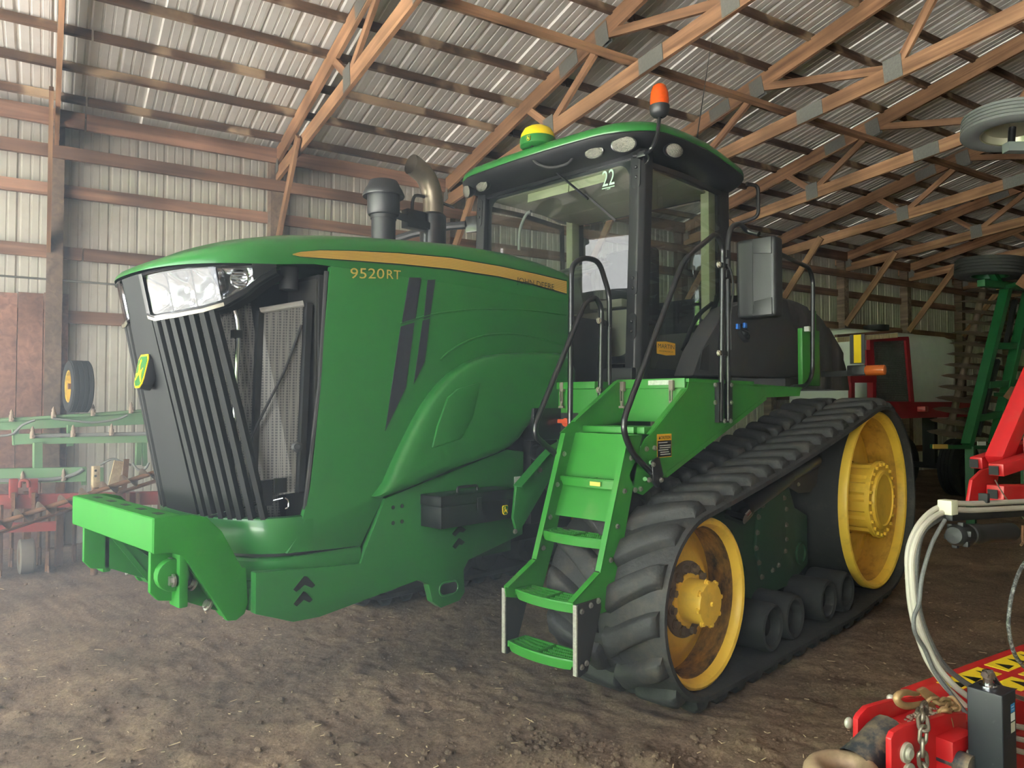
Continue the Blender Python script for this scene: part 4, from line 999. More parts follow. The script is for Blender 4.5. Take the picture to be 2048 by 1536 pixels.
# roof
def roof_plan(d, z, k=8, bow=.07):
    W_, y0, y1, r_ = .99 - d, 4.10 + d, 5.74 - d, max(.36 - d*.8, .05); out = []
    for cx_, cy_, a0 in ((W_ - r_, y1 - r_*.6, 0), (-W_ + r_, y1 - r_*.6, 90), (-W_ + r_, y0 + r_, 180), (W_ - r_, y0 + r_, 270)):
        for j in range(k + 1):
            a = R(a0 + 90*j/k); ry = r_*.6 if a0 < 180 else r_
            out.append((cx_ + r_*math.cos(a), cy_ + ry*math.sin(a)))
    res = []
    n = len(out)
    for i in range(n):
        a, b_ = out[i], out[(i+1) % n]; m = 6 if math.dist(a, b_) > .3 else 1
        for j in range(m):
            t = j/m; x, y = lerp(a[0], b_[0], t), lerp(a[1], b_[1], t)
            if y < 4.6: y -= bow * (1 - (x/W_)**2) * (4.6 - y)/.5
            zz = z + .05 * math.sin(math.pi * min(max((y - 4.1)/1.65, 0), 1)) - .05 * max(0, (y - 5.0)/.75)
            res.append((x, y, zz))
    return res
mb = MB(); mb.grid([roof_plan(d, z) for d, z in ((.34, 3.36), (.26, 3.365), (.14, 3.375), (.05, 3.405), (.012, 3.44), (.0, 3.462), (.006, 3.474))], True)
mb.add(roof_plan(.34, 3.36), [tuple(range(len(roof_plan(.34, 3.36))))])
roof = part(mb, 'roof', M_black, smooth=True, ang=40)
mb = MB(); rws = [roof_plan(d, z) for d, z in ((.004, 3.474), (.0, 3.485), (.008, 3.515), (.035, 3.545), (.10, 3.572), (.3, 3.60), (.6, 3.612))]
mb.grid(rws, True); mb.add(rws[-1], [tuple(range(len(rws[-1])))]); sub(mb, 'roof_cap', M_green, roof, smooth=True, ang=50)
mb = MB(); mb.box((-.72, CYF + .03, 3.335), (.72, CYR - .05, 3.355)); part(mb, 'headliner', M_beige, bevel=.02)
def lamp(X, Y, Z, nrm, w, h, nm='work_lamp'):
    n = Vector(nrm).normalized(); u = Vector((0, 0, 1)).cross(n).normalized(); v = n.cross(u); o = Vector((X, Y, Z))
    def ell(k, d): return [o + n*d + u*(w/2*k*math.cos(2*math.pi*i/24)) + v*(h/2*k*math.sin(2*math.pi*i/24)) for i in range(24)]
    mb = MB(); mb.grid([ell(.55, -.06), ell(.95, -.03), ell(1.08, .0), ell(1.08, .012), ell(.98, .014)], True); l = sub(mb, nm, M_blackp, roof, smooth=True)
    mb = MB(); mb.grid([ell(.98, .012), ell(.7, .022), ell(.02, .026)], True); x = sub(mb, nm + '_lens', M_lampw, roof, smooth=True)
for sd in (1, -1):
    lamp(sd*.575, 4.135, 3.392, (sd*.10, -.9, -.30), .145, .085)
    lamp(sd*.80, 4.175, 3.402, (sd*.40, -.86, -.26), .165, .105)
    lamp(sd*.975, 4.53, 3.405, (.95*sd, -.35, -.3), .15, .095)
# dome receiver
mb = MB(); G = Vector((0, 4.17, 3.57)); mb.lathe([(.001, 0), (.12, .0), (.135, .01), (.138, .055), (.134, .07)], G, (0, 0, 1), n=32); dm = part(mb, 'receiver_dome', M_green, smooth=True)
mb = MB(); mb.lathe([(.134, .07), (.128, .10), (.105, .14), (.06, .165), (.001, .172)], G, (0, 0, 1), n=32); sub(mb, 'dome_top', M_yelp, dm, smooth=True)
mb = MB(); mb.box((-.05, 4.15, 3.50), (.05, 4.35, 3.575)); sub(mb, 'dome_mount', M_black, dm)
emblem(dm, G + Vector((.03, -.135, .035)), (1, .2, 0), (0, 0, 1), .035, .04, .002, issub=True)
mb = MB(); mb.tube([G + Vector((0, -.06, 0)), (.02, 4.07, 3.49), (.10, 4.06, 3.40), (.2, 4.10, 3.36), (.33, 4.12, 3.36), (.37, 4.14, 3.40)], .011, n=8, smooth=5); sub(mb, 'dome_cable', M_rub2, dm, smooth=True)
# wiper
mb = MB(); a_ = px(1098, 332, Y=4.28); b_ = px(1176, 398, Y=4.32); c_ = px(1231, 441, Y=4.34); mb.tube([a_, b_], .010, n=6); wp = part(mb, 'wiper', M_blackp, smooth=True)
mb = MB(); mb.bar(px(1170, 388, Y=4.335), c_, .008, .016); sub(mb, 'wiper_blade', M_rub2, wp); mb = MB(); mb.box(a_ - Vector((.06, .03, .01)), a_ + Vector((.04, .05, .035))); sub(mb, 'wiper_motor', M_black, wp)
# sun shade roll panels behind the glass
for (u0, v0, u1, v1) in ((1055, 405, 1136, 384), (1138, 383, 1211, 363)):
    a_ = px(u0, v0, Y=4.42); b_ = px(u1, v1, Y=4.42); mb = MB(); mb.add([a_, b_, b_ + Vector((0, .01, .09)), a_ + Vector((0, .01, .09)), a_ + Vector((0, .012, 0)), b_ + Vector((0, .012, 0)), b_ + Vector((0, .022, .09)), a_ + Vector((0, .022, .09))], [(0,1,2,3),(7,6,5,4),(0,4,5,1),(1,5,6,2),(2,6,7,3),(3,7,4,0)]); part(mb, 'sun_visor', M_beige)
# cab numbers on the glass
t22 = mat('pale_green_vinyl', srgb(196, 232, 208), .5)
a_ = px(1205, 374, Y=CYF - .003); b_ = px(1229, 370, Y=CYF - .003); text('lettering', '22', ws, a_, Vector((1, 0, 0)), Vector((0, 0, 1)), (b_ - a_).length, t22, .002, .115)
mb = MB(); q0 = px(1204, 378, Y=CYF - .004); q1 = px(1229, 373, Y=CYF - .004); mb.bar(q0, Vector((q1.x, q0.y, q0.z)), .002, .006); sub(mb, 'underline', t22, ws)
text('lettering', '1104', ws, px(1212, 381, Y=CYF - .003), Vector((1, 0, 0)), Vector((0, 0, 1)), .04, t22, .002, .018)
# dealer sticker on the side glass
a_ = px(1313, 707, X=.851); mb = MB(); W_, H_ = (px(1350, 707, X=.851).y - a_.y), .085
mb.prism([(0, 0), (W_/2, -.008), (W_, 0), (W_, H_), (W_/2, H_ + .008), (0, H_)], a_ + Vector((.001, 0, 0)), (0, 1, 0), (0, 0, 1), .0015); sub(mb, 'sticker', mat('amber_sticker', srgb(240, 180, 40), .4), wl1)
text('lettering', 'MARTIN', wl1, a_ + Vector((.0025, .015, .042)), (0, 1, 0), (0, 0, 1), W_ - .03, M_decalk, .001, .03); text('lettering', 'MARTINTRACTOR.COM', wl1, a_ + Vector((.0025, .03, .016)), (0, 1, 0), (0, 0, 1), W_ - .06, M_decalk, .001, .009)
# interior: steering wheel, column, seat, console, back shelf
st = Vector((-.12, 4.78, 2.72)); mb = MB(); ax = Vector((0, -.35, 1)).normalized(); e = ax.orthogonal(); g = ax.cross(e)
ring = [st + (e*math.cos(2*math.pi*i/32) + g*math.sin(2*math.pi*i/32))*.20 for i in range(33)]; mb.tube(ring, .016, n=8, caps=False); sw = part(mb, 'steering_wheel', M_grey, smooth=True)
mb = MB(); mb.tube([st - e*.2, st, st + e*.2], .012, n=6); mb.tube([st, st + g*.2], .012, n=6); mb.cyl(st, st - ax*.08, .05, n=16); sub(mb, 'spokes', M_grey, sw, smooth=True)
mb = MB(); mb.bar(st - ax*.05, st - ax*.75, .14, .18, up=(0, 1, 0)); sub(mb, 'steering_column', M_grey, sw, bevel=.03)
mb = MB(); mb.box((-.28, 5.0, 2.15), (.24, 5.5, 2.32)); se = part(mb, 'operator_seat', M_seat, bevel=.06, seg=3)
mb = MB(); mb.box((-.27, 5.36, 2.30), (.23, 5.52, 2.98)); sub(mb, 'seat_back', M_seat, se, bevel=.06, seg=3); mb = MB(); mb.box((-.2, 5.05, 1.85), (.16, 5.45, 2.16)); sub(mb, 'suspension_bellows', M_dark, se)
mb = MB(); mb.box((-.72, 4.9, 1.9), (-.42, 5.5, 2.42)); part(mb, 'side_console', M_grey, bevel=.03)
mb = MB(); mb.box((.12, 4.44, 1.9), (.68, 4.47, 2.3)); mb.box((.3, 4.42, 2.32), (.6, 4.5, 2.38)); part(mb, 'lower_dash', mat('pale_grey_trim', srgb(150, 146, 130), .8), bevel=.01)
mb = MB(); mb.tube([px(1038, 500, Y=4.7), px(1040, 460, Y=4.7), px(1052, 430, Y=4.7), px(1062, 423, Y=4.7)], .014, n=8, smooth=4); part(mb, 'grab_rail', mat('pale_rail', srgb(190, 190, 186), .3, .4), smooth=True)
# stacks on the right of the hood
SX = -.72
def sx(u, v): return px(u, v, X=SX)
p0, p1 = sx(767, 478), sx(767, 432); d_ = .098
mb = MB(); c0 = Vector((SX, p1.y, 0)); zb, zm, zt, zc = 1.95, sx(767, 431).z, sx(767, 388).z, sx(767, 361).z
mb.lathe([(.089, zb), (.089, zm - .03), (.096, zm - .03), (.096, zm - .005), (.111, zm), (.12, zm + .02), (.12, zt)], c0, (0, 0, 1), n=32); ik = part(mb, 'air_intake', M_black, smooth=True, ang=30)
mb = MB(); mb.lathe([(.115, zt - .01), (.152, zt - .025), (.157, zt - .015), (.138, zt + .03), (.124, zt + .05), (.105, zc - .01), (.001, zc)], c0, (0, 0, 1), n=32); sub(mb, 'intake_cap', M_black, ik, smooth=True, ang=50)
e0 = Vector((SX, sx(866, 450).y, 0)); zm = sx(866, 428).z
mb = MB(); mb.lathe([(.104, 1.95), (.104, zm - .02), (.085, zm), (.073, zm + .005), (.073, zm + .03)], e0, (0, 0, 1), n=32); exh = part(mb, 'exhaust_stack', M_blackp, smooth=True, ang=35)
M_exh = mat('weathered_exhaust', srgb(128, 118, 104), .42, .8, var=.25, vscale=8, dirt=srgb(90, 66, 48), dscale=4, damt=.4)
pts = [e0 + Vector((0, 0, zm)), e0 + Vector((0, 0, zm + .10)), e0 + Vector((0, -.025, zm + .20)), e0 + Vector((.0, -.085, zm + .285)), e0 + Vector((.0, -.18, zm + .335)), e0 + Vector((.0, -.22, zm + .345))]
mb = MB(); mb.tube(pts, .080, n=24, smooth=6, caps=False); mb.tube([p for p in pts], .075, n=24, smooth=6, caps=False); sub(mb, 'exhaust_elbow', M_exh, exh, smooth=True)
mb = MB(); a_ = e0 + Vector((-.09, -.10, zm - .12)); mb.bar(Vector((SX + .05, c0.y + .07, zm - .09)), Vector((SX + .06, e0.y - .08, zm - .12)), .012, .055); mb.box((SX - .02, c0.y + .18, zm - .16), (SX + .06, e0.y - .12, zm - .02)); sub(mb, 'stack_bracket', M_blackp, exh, bevel=.004)
mb = MB(); mb.tube([(SX, (c0.y + e0.y)/2 + .03, zm - .05), (SX, (c0.y + e0.y)/2 + .04, zm + .08), (SX, (c0.y + e0.y)/2 + .12, zm + .12), (SX - .1, e0.y + .3, zm + .13)], .013, n=8, smooth=4); sub(mb, 'sensor_tube', M_blackp, exh, smooth=True)
# far-side mirror arm
mb = MB(); mb.bar((-.86, 4.36, 3.17), (-.98, 4.32, 3.17), .03, .14); mr = part(mb, 'mirror_bracket', M_blackp, bevel=.006)
mb = MB(); mb.tube([(-.98, 4.32, 3.17), (-1.12, 4.25, 3.17), (-1.5, 4.15, 3.15), (-1.75, 4.1, 3.12)], .035, n=10); sub(mb, 'mirror_arm', M_black, mr, smooth=True)
mb = MB(); mb.box((-2.0, 4.1, 2.6), (-1.72, 4.2, 3.15)); sub(mb, 'mirror_head', M_black, mr, bevel=.03)
# beacon on its bent pole at the left front roof corner
BXx = 1.02
b0, b1, b2, b3 = Vector((.90, 4.27, 3.33)), px(1303, 298, X=BXx), px(1315, 270, X=BXx), px(1319, 232, X=BXx)
mb = MB(); mb.tube(fillet([b0 + Vector((-.07, -.03, 0)), b0, b1, b2, b3], .04), .014, n=10); bk = part(mb, 'beacon_pole', M_blackp, smooth=True)
zb = px(1320, 216, X=BXx).z; zt = px(1320, 168, X=BXx).z; o_ = Vector((BXx, b3.y, 0))
mb = MB(); mb.lathe([(.02, zb - .07), (.045, zb - .06), (.062, zb - .04), (.068, zb - .01), (.068, zb + .012), (.06, zb + .016)], o_, (0, 0, 1), n=28); sub(mb, 'beacon_base', M_black, bk, smooth=True)
M_amber = mat('amber_lens', srgb(255, 96, 8), .12, trans=.35, var=.2, vscale=40, spec=.6)
hb = zt - zb
mb = MB(); mb.lathe([(.063, zb + .012), (.064, zb + hb*.3), (.060, zb + hb*.6), (.046, zb + hb*.87), (.022, zt - .003), (.001, zt)], o_, (0, 0, 1), n=28); sub(mb, 'beacon_lens', M_amber, bk, smooth=True, ang=60)
mb = MB(); mb.cyl(o_ + Vector((0, 0, zb)), o_ + Vector((0, 0, zb + hb*.7)), .025, n=12); sub(mb, 'beacon_bulb', mat('beacon_core', srgb(255, 190, 60), .3), bk, smooth=True)
mb = MB(); mb.box(b0 - Vector((.04, .03, .02)), b0 + Vector((.03, .03, .02))); mb.tube([b0 + Vector((.03, -.02, 0)), b0 + Vector((.06, -.03, -.05)), b0 + Vector((.03, -.03, -.08)), b0 + Vector((.01, -.02, -.03))], .008, n=6, smooth=4); sub(mb, 'pole_clamp', M_blackp, bk, bevel=.004)
# whip antenna
a_ = px(1393, 282, X=.93); mb = MB(); t_ = a_ + (px(1424, 75, X=.93) - a_); mb.tube([a_, t_], lambda t: .0045 - .003*t, n=6); an = part(mb, 'antenna', M_dark, smooth=True)
mb = MB(); mb.tube([a_ - (t_ - a_)*.08, a_ + (t_ - a_)*.12], lambda t: .014 - .010*t, n=8); sub(mb, 'antenna_base', M_black, an, smooth=True)
# roof-rear handle
mb = MB(); mb.tube(fillet([(.98, 5.62, 3.40), (1.03, 5.72, 3.40), (1.03, 5.72, 3.14), (.86, 5.62, 3.08)], .05), .016, n=8); part(mb, 'roof_grab_handle', M_blackp, smooth=True)
# ---------------------------------------------------------------- tractor: ladder, platform, rails, tank
LX0, LX1 = 1.05, 1.50
M_gl = M_greenm
def stringer(X, sd):
    poly = [(2.755, .655), (2.97, .765), (3.215, 1.44), (3.34, 1.44), (3.135, .80), (3.035, .565), (2.93, .56), (2.765, .60)]
    mb = MB(); mb.prism(poly, (X, 0, 0), (0, 1, 0), (0, 0, 1), .008 * sd); o = part(mb, 'ladder_rail', M_gl)
    mb = MB(); w_ = .034
    for p, q in (((2.755, .655), (2.965, .762)), ((2.972, .768), (3.215, 1.44))):
        mb.bar((X - sd*w_/2 + sd*.008, p[0], p[1]), (X - sd*w_/2 + sd*.008, q[0], q[1]), w_, .007, up=(0, -1, .4))
    sub(mb, 'rail_flange', M_gl, o)
    # rubber strap holding the lowest step
    mb = MB(); mb.prism([(2.762, .645), (2.78, .30), (2.845, .315), (2.955, .60), (2.95, .645)], (X + sd*.009, 0, 0), (0, 1, 0), (0, 0, 1), .014 * sd); s_ = sub(mb, 'step_strap', M_rub2, o)
    mb = MB(); mb.box((min(X + sd*.004, X + sd*.026), 2.757, .31), (max(X + sd*.004, X + sd*.026), 2.766, .645)); sub(mb, 'strap_edge', mat('frayed_canvas', srgb(150, 146, 138), .9, var=.4, vscale=80), o)
    for (y, z) in ((2.80, .61), (2.87, .625), (2.93, .635), (2.80, .345), (2.835, .355)): sublink('bolt', B_S, o, (X + sd*.022 if sd > 0 else X - .022, y, z), (0, 0, 0 if sd > 0 else math.pi))
    for t in (.1, .35, .62, .88): sublink('bolt', B_S, o, (X + .008*(1 if sd > 0 else -1) if sd > 0 else X, lerp(3.03, 3.26, t), lerp(.75, 1.40, t)), (0, 0, 0))
    return o
stringer(LX0, -1); stringer(LX1, 1)
def tread(z, yf, dep=.17, nm='step', loose=False):
    """perforated tread: bowed front lip, rim, cross web and saw-toothed bars"""
    x0, x1 = LX0 + .004, LX1 - .004; n = 10
    def fy(x): t = (x - x0) / (x1 - x0); return yf + .035 * (2*t - 1)**2
    mb = MB(); xs_ = [lerp(x0, x1, i/n) for i in range(n + 1)]
    outer = [(x, fy(x)) for x in xs_]
    mb.grid([[(x, y + .018, z) for x, y in outer], [(x, y + .004, z + .001) for x, y in outer], [(x, y, z - .006) for x, y in outer], [(x + (.02 if i == 0 else -.02 if i == n else 0), y + .004, z - .048) for i, (x, y) in enumerate(outer)]])
    mb.box((x0, yf + dep - .012, z - .03), (x1, yf + dep, z)); mb.box((x0, fy(x0), z - .03), (x0 + .008, yf + dep, z)); mb.box((x1 - .008, fy(x1), z - .03), (x1, yf + dep, z))
    xm = (x0 + x1)/2; mb.bar((xm, fy(xm) + .01, z - .012), (xm, yf + dep, z - .012), .016, .024)
    st = part(mb, nm, M_gl, smooth=True, ang=30)
    for k in range(3):
        y = yf + .048 + k * .038
        for a, b_ in ((x0 + .012, xm - .014), (xm + .014, x1 - .012)):
            m2 = MB(); nt_ = 16; lo, hi = [], []
            for i in range(nt_ * 2 + 1):
                x = lerp(a, b_, i/(nt_*2)); yy = y + .03 * ((x - xm)/.225)**2; lo.append((x, yy, z - .02)); hi.append((x, yy, z - (.0 if i % 2 else .006)))
            m2.grid([lo, hi]); m2.grid([hi, [(p[0], p[1] + .012, p[2]) for p in hi], [(p[0], p[1] + .012, p[2] - .016) for p in lo]]); sub(m2, 'tread_bar', M_gl, st, fix=False)
    return st
for i, (z, y) in enumerate(((.375, 2.735), (.632, 2.79), (.915, 3.0), (1.203, 3.155))): st = tread(z, y)
mb = MB(); a_ = px(1206, 968, Y=3.15); mb.box((1.30, 3.149, 1.168), (1.37, 3.152, 1.19)); sub(mb, 'step_label', mat('worn_yellow_label', srgb(206, 206, 96), .6), st)
# upper flat step
mb = MB(); mb.box((LX0 - .01, 3.40, 1.44), (LX1 - .09, 3.62, 1.48)); mb.box((LX1 - .07, 3.40, 1.44), (LX1 - .02, 3.62, 1.48)); part(mb, 'upper_step', M_gl, bevel=.006)
# riser sheets behind the steps
mb = MB(); mb.add([(LX0, 3.335, 1.44), (LX1, 3.335, 1.44), (LX1, 3.155, .985), (LX0, 3.155, .985), (LX0, 3.343, 1.44), (LX1, 3.343, 1.44), (LX1, 3.163, .985), (LX0, 3.163, .985)], [(0,1,2,3),(7,6,5,4),(0,4,5,1),(2,6,7,3),(1,5,6,2),(3,7,4,0)]); rs = part(mb, 'ladder_riser', M_gl)
# platform with lid, clasps and wings
mb = MB(); mb.box((LX0 - .05, 3.80, 1.50), (LX1, 3.81, 1.75)); mb.box((LX0 - .05, 3.80, 1.735), (LX1 + .02, 4.62, 1.755)); pf = part(mb, 'platform', M_gl)
mb = MB(); mb.box((LX0 - .04, 3.785, 1.70), (LX1 - .0, 3.80, 1.758)); sub(mb, 'platform_lip', M_gl, pf, bevel=.004)
mb = MB(); mb.box((1.25, 3.783, 1.72), (1.42, 3.785, 1.748)); sub(mb, 'worn_label', mat('worn_white_label', srgb(206, 214, 200), .6, var=.3, vscale=60), pf)
def clasp(X, Y, Z):
    mb = MB(); mb.box((X - .014, Y - .025, Z - .06), (X + .014, Y, Z)); mb.box((X - .011, Y - .028, Z - .13), (X - .005, Y - .016, Z - .05)); mb.box((X + .005, Y - .028, Z - .13), (X + .011, Y - .016, Z - .05)); mb.box((X - .02, Y - .03, Z - .165), (X + .02, Y - .016, Z - .15)); mb.box((X - .008, Y - .028, Z - .155), (X + .008, Y - .016, Z - .12)); sub(mb, 'clasp', mat('grey_rubber', srgb(120, 112, 100), .8), pf, bevel=.003)
clasp(LX0 + .02, 3.785, 1.745); clasp(LX1 - .08, 3.785, 1.745); clasp(.72, 3.62, 1.745)
def wing(X, sd, poly, nm):
    mb = MB(); mb.prism(poly, (X, 0, 0), (0, 1, 0), (0, 0, 1), .008*sd); o = part(mb, nm, M_gl); return o
P_ = [px(u, v, X=1.5) for u, v in ((1376, 760), (1600, 777), (1597, 792), (1530, 795), (1330, 950), (1283, 990), (1268, 984), (1256, 950), (1288, 878), (1300, 868), (1372, 778))]
wg = wing(1.5, 1, [(p.y, p.z) for p in P_], 'platform_wing')
mb = MB(); mb.bar(P_[10] + Vector((-.012, -.0, 0)), P_[9] + Vector((-.012, 0, 0)), .03, .006, up=(0, -1, 1)); mb.bar(P_[4] + Vector((.0, 0, 0)), P_[3], .02, .03); mb.bar(P_[0] + Vector((.0, 0, 0)), P_[1], .03, .012); sub(mb, 'wing_flange', M_gl, wg)
wi = wing(LX0, -1, [(3.20, 1.44), (3.34, 1.44), (3.80, 1.50), (3.80, 1.74), (3.72, 1.74), (3.30, 1.50)], 'inner_wing')
mb = MB(); mb.bar((LX0 + .012, 3.72, 1.745), (LX0 + .012, 3.30, 1.505), .03, .006, up=(0, -1, 1)); sub(mb, 'wing_flange', M_gl, wi)
# caution plate
a_ = px(1314, 916, X=1.509); W_ = px(1343, 916, X=1.509).y - a_.y; H_ = .13
mb = MB(); mb.prism([(0, 0), (W_, 0), (W_, H_), (0, H_)], a_, (0, 1, 0), (0, 0, 1), .001); sub(mb, 'caution_plate', mat('amber_sticker', (0,0,0,1)), wg)
mb = MB(); mb.prism([(.004, .004), (W_ - .004, .004), (W_ - .004, H_*.72), (.004, H_*.72)], a_ + Vector((.001, 0, 0)), (0, 1, 0), (0, 0, 1), .001); sub(mb, 'caution_field', M_decalk, wg)
text('lettering', 'CAUTION', wg, a_ + Vector((.0015, W_*.24, H_*.78)), (0, 1, 0), (0, 0, 1), W_*.66, M_decalk, .001, H_*.14)
mb = MB(); mb.add([a_ + Vector((.0026, W_*.1, H_*.78)), a_ + Vector((.0026, W_*.22, H_*.78)), a_ + Vector((.0026, W_*.16, H_*.93))], [(0, 1, 2)]); sub(mb, 'warning_triangle', M_decalk, wg, fix=False)
pw = mat('print_white', srgb(226, 226, 220), .5); mb = MB()
for k, (w0, w1) in enumerate(((.08, .7), (.15, .92), (.15, .9), (.08, .75), (.2, .8), (.2, .9))):
    zz = H_*(.62 - k*.095 - (.03 if k > 0 else 0)); mb.add([a_ + Vector((.0026, W_*w0, zz)), a_ + Vector((.0026, W_*w1, zz)), a_ + Vector((.0026, W_*w1, zz + H_*.035)), a_ + Vector((.0026, W_*w0, zz + H_*.035))], [(0, 1, 2, 3)])
sub(mb, 'caution_print', pw, wg, fix=False)
for u, v in ((1293, 898), (1309, 896), (1270, 980), (1281, 978)): sublink('bolt', B_S, wg, px(u, v, X=1.51))
# battery / tool compartment left of the ladder
mb = MB(); mb.box((.66, 3.62, 1.33), (.99, 4.2, 1.70)); bx = part(mb, 'battery_box', M_gl, bevel=.006)
mb = MB(); mb.box((.64, 3.60, 1.70), (.985, 4.2, 1.745)); sub(mb, 'box_lid', M_gl, bx, bevel=.006)
mb = MB(); mb.box((.70, 3.615, 1.40), (.84, 3.619, 1.55)); sub(mb, 'switch_panel', M_dark, bx)
mb = MB(); mb.cyl((.76, 3.61, 1.49), (.76, 3.585, 1.49), .028, n=16); mb.box((.70, 3.58, 1.485), (.79, 3.60, 1.51)); sub(mb, 'disconnect_switch', mat('orange_switch', srgb(206, 84, 50), .4), bx, bevel=.004)
# curved arm from the frame to the platform
AP = [px(u, v, X=.80) for u, v in ((1150, 880), (1118, 883), (1097, 895), (1078, 914), (1028, 972), (1022, 1035), (1030, 1068), (1048, 1040), (1112, 930), (1124, 915), (1150, 908))]
mb = MB(); mb.prism([(p.y, p.z) for p in AP], (.80, 0, 0), (0, 1, 0), (0, 0, 1), .02); sa = part(mb, 'support_arm', M_green, bevel=.004)
mb = MB()
for p, q in zip(AP[0:4], AP[1:5]): mb.bar(p + Vector((.03, 0, 0)), q + Vector((.03, 0, 0)), .07, .008, up=(0, -1, 1))
sub(mb, 'arm_flange', M_green, sa)
for u, v in ((1080, 940), (1030, 1063)): sublink('bolt', B_S, sa, px(u, v, X=.822))
# engine bits in the gap behind the hood
mb = MB(); mb.box((.45, 3.42, .85), (.62, 3.9, 1.5)); eg = part(mb, 'engine_side', M_dark, bevel=.02)
mb = MB(); mb.cyl((.62, 3.46, 1.30), (.70, 3.44, 1.30), .05, n=16); sub(mb, 'filter', M_blackp, eg, bevel=.008)
mb = MB(); mb.cyl((.62, 3.55, 1.10), (.68, 3.55, 1.10), .035, n=12); sub(mb, 'filter', M_blackp, eg, bevel=.008)
mb = MB(); mb.box((.6, 3.36, 1.38), (.7, 3.62, 1.58)); sub(mb, 'control_module', M_blackp, eg, bevel=.008)
mb = MB(); mb.tube([(.66, 3.5, 1.3), (.72, 3.62, 1.2), (.70, 3.8, 1.25), (.66, 3.9, 1.5)], .02, n=8, smooth=5); mb.tube([(.66, 3.45, 1.15), (.72, 3.55, 1.02), (.70, 3.75, 1.0), (.66, 3.9, 1.1)], .016, n=8, smooth=5); sub(mb, 'hoses', M_rub2, eg, smooth=True)
mb = MB(); mb.box((.617, 3.27, 1.05), (.62, 3.33, 1.16)); sub(mb, 'spec_plate', mat('worn_white_label', (0,0,0,1)), eg)
# rails: black tubes
def rail(pts, nm, r=.0165, f=.07):
    mb = MB(); mb.tube(fillet(pts, f, 6), r, n=12); return part(mb, nm, M_blackp, smooth=True)
XR = 1.53
r1 = rail([px(1312, 955, X=XR), px(1262, 905, X=XR), px(1243, 850, X=XR), px(1367, 520, X=XR), px(1432, 466, X=XR), px(1446, 495, X=XR), px(1441, 842, X=XR)], 'handrail', f=.10)
r2 = rail([px(1456, 842, X=XR), px(1456, 478, X=XR), px(1463, 452, X=XR), px(1480, 447, X=XR), px(1493, 462, X=XR), (1.62, 4.5, 2.70)], 'mirror_post', f=.06)
r3 = rail([px(1142, 935, X=1.03), px(1070, 872, X=1.03), px(1070, 850, X=1.03), px(1170, 605, X=1.03), px(1190, 592, X=1.03), px(1203, 615, X=1.03), px(1200, 820, X=1.03)], 'handrail', f=.09)
r4 = rail([px(1150, 868, X=.98), px(1140, 860, X=.98), px(1143, 530, X=.98), px(1165, 515, X=.98), px(1198, 521, X=.98), px(1219, 590, X=.98), px(1218, 770, X=.98)], 'handrail', f=.07)
r5 = rail([px(1560, 508, X=1.45), px(1618, 535, X=1.45), px(1626, 560, X=1.45), px(1625, 752, X=1.45), px(1612, 772, X=1.45), px(1585, 774, X=1.45)], 'handrail', f=.07)
r6 = rail([(-1.2, 5.75, 1.75), (-1.2, 5.75, 2.50), (-1.2, 5.5, 2.62), (-1.2, 4.75, 2.72), (-1.2, 4.6, 2.6), (-1.2, 4.55, 1.75)], 'handrail', f=.08)
WB = bolt_mesh(.014, .012, 'bolt', mat('pale_bolt', srgb(188, 182, 166), .45, .3))
for r_, X_, L_ in ((r1, XR + .017, ((1437, 529), (1437, 706))), (r3, 1.03 + .017, ((1197, 641), (1196, 780)))):
    for u, v in L_: sublink('bolt', WB, r_, px(u, v, X=X_))
mb = MB()
for v in (529, 706): q = px(1437, v, X=XR); mb.bar(q, q + Vector((0, .10, 0)), .02, .03)
for v in (641, 780): q = px(1197, v, X=1.03); mb.bar(q, q + Vector((-.06, .14, 0)), .02, .03)
sub(mb, 'rail_clamp', M_blackp, r1)
mb = MB()
for v0, v1 in ((765, 845),):
    for u in (1437, 1456): q0, q1 = px(u, v0, X=1.52), px(u, v1, X=1.52); mb.bar(q0, q1, .035, .05, up=(0, 1, 0))
bk_ = sub(mb, 'post_sleeve', M_blackp, r1)
for u, v in ((1430, 770), (1462, 770), (1430, 805), (1462, 805), (1449, 842), (1461, 842)): sublink('bolt', B_S, r1, px(u, v, X=1.545))
mb = MB(); q = px(1307, 940, X=1.53); mb.prism([(-.04, .05), (.03, .07), (.07, -.03), (.02, -.1), (-.03, -.06)], q, (0, 1, 0), (0, 0, 1), .02); sub(mb, 'rail_bracket', M_blackp, r1, bevel=.005)
for u, v in ((1306, 929), (1298, 960), (1322, 960)): sublink('bolt', B_S, r1, px(u, v, X=1.555))
mb = MB(); mb.tube([px(1302, 925, X=1.5), px(1302, 925, X=1.54)], .012, n=8); mb.tube([px(1290, 958, X=1.45), px(1290, 958, X=1.54)], .012, n=8); sub(mb, 'bracket_spacer', M_gl, r1, smooth=True)
# mirror head, back towards the viewer
q0, q1 = px(1484, 640, Y=4.48), px(1561, 473, Y=4.48)
mb = MB(); mb.box((q0.x, 4.40, q0.z), (q1.x, 4.52, q1.z)); mh = part(mb, 'mirror', M_black, bevel=.03, seg=4)
xm = lerp(q0.x, q1.x, .44)
for z0, z1, z2 in ((q1.z - .01, q1.z - .10, q1.z - .125), (q0.z + .01, q0.z + .10, q0.z + .125)):
    mb = MB(); mb.prism([(xm, z0), (xm + .01, z1), (q1.x - .02, z2 if False else z1 - (.015 if z0 > z1 else -.015)), (q1.x - .02, z0)], (0, 4.398, 0), (1, 0, 0), (0, 0, 1), -.008 if False else .008); sub(mb, 'mirror_rib', M_black, mh, bevel=.003)
mb = MB(); mb.box((xm - .002, 4.3985, q0.z + .02), (xm + .001, 4.4005, q1.z - .02)); sub(mb, 'mirror_seam', M_dark, mh)
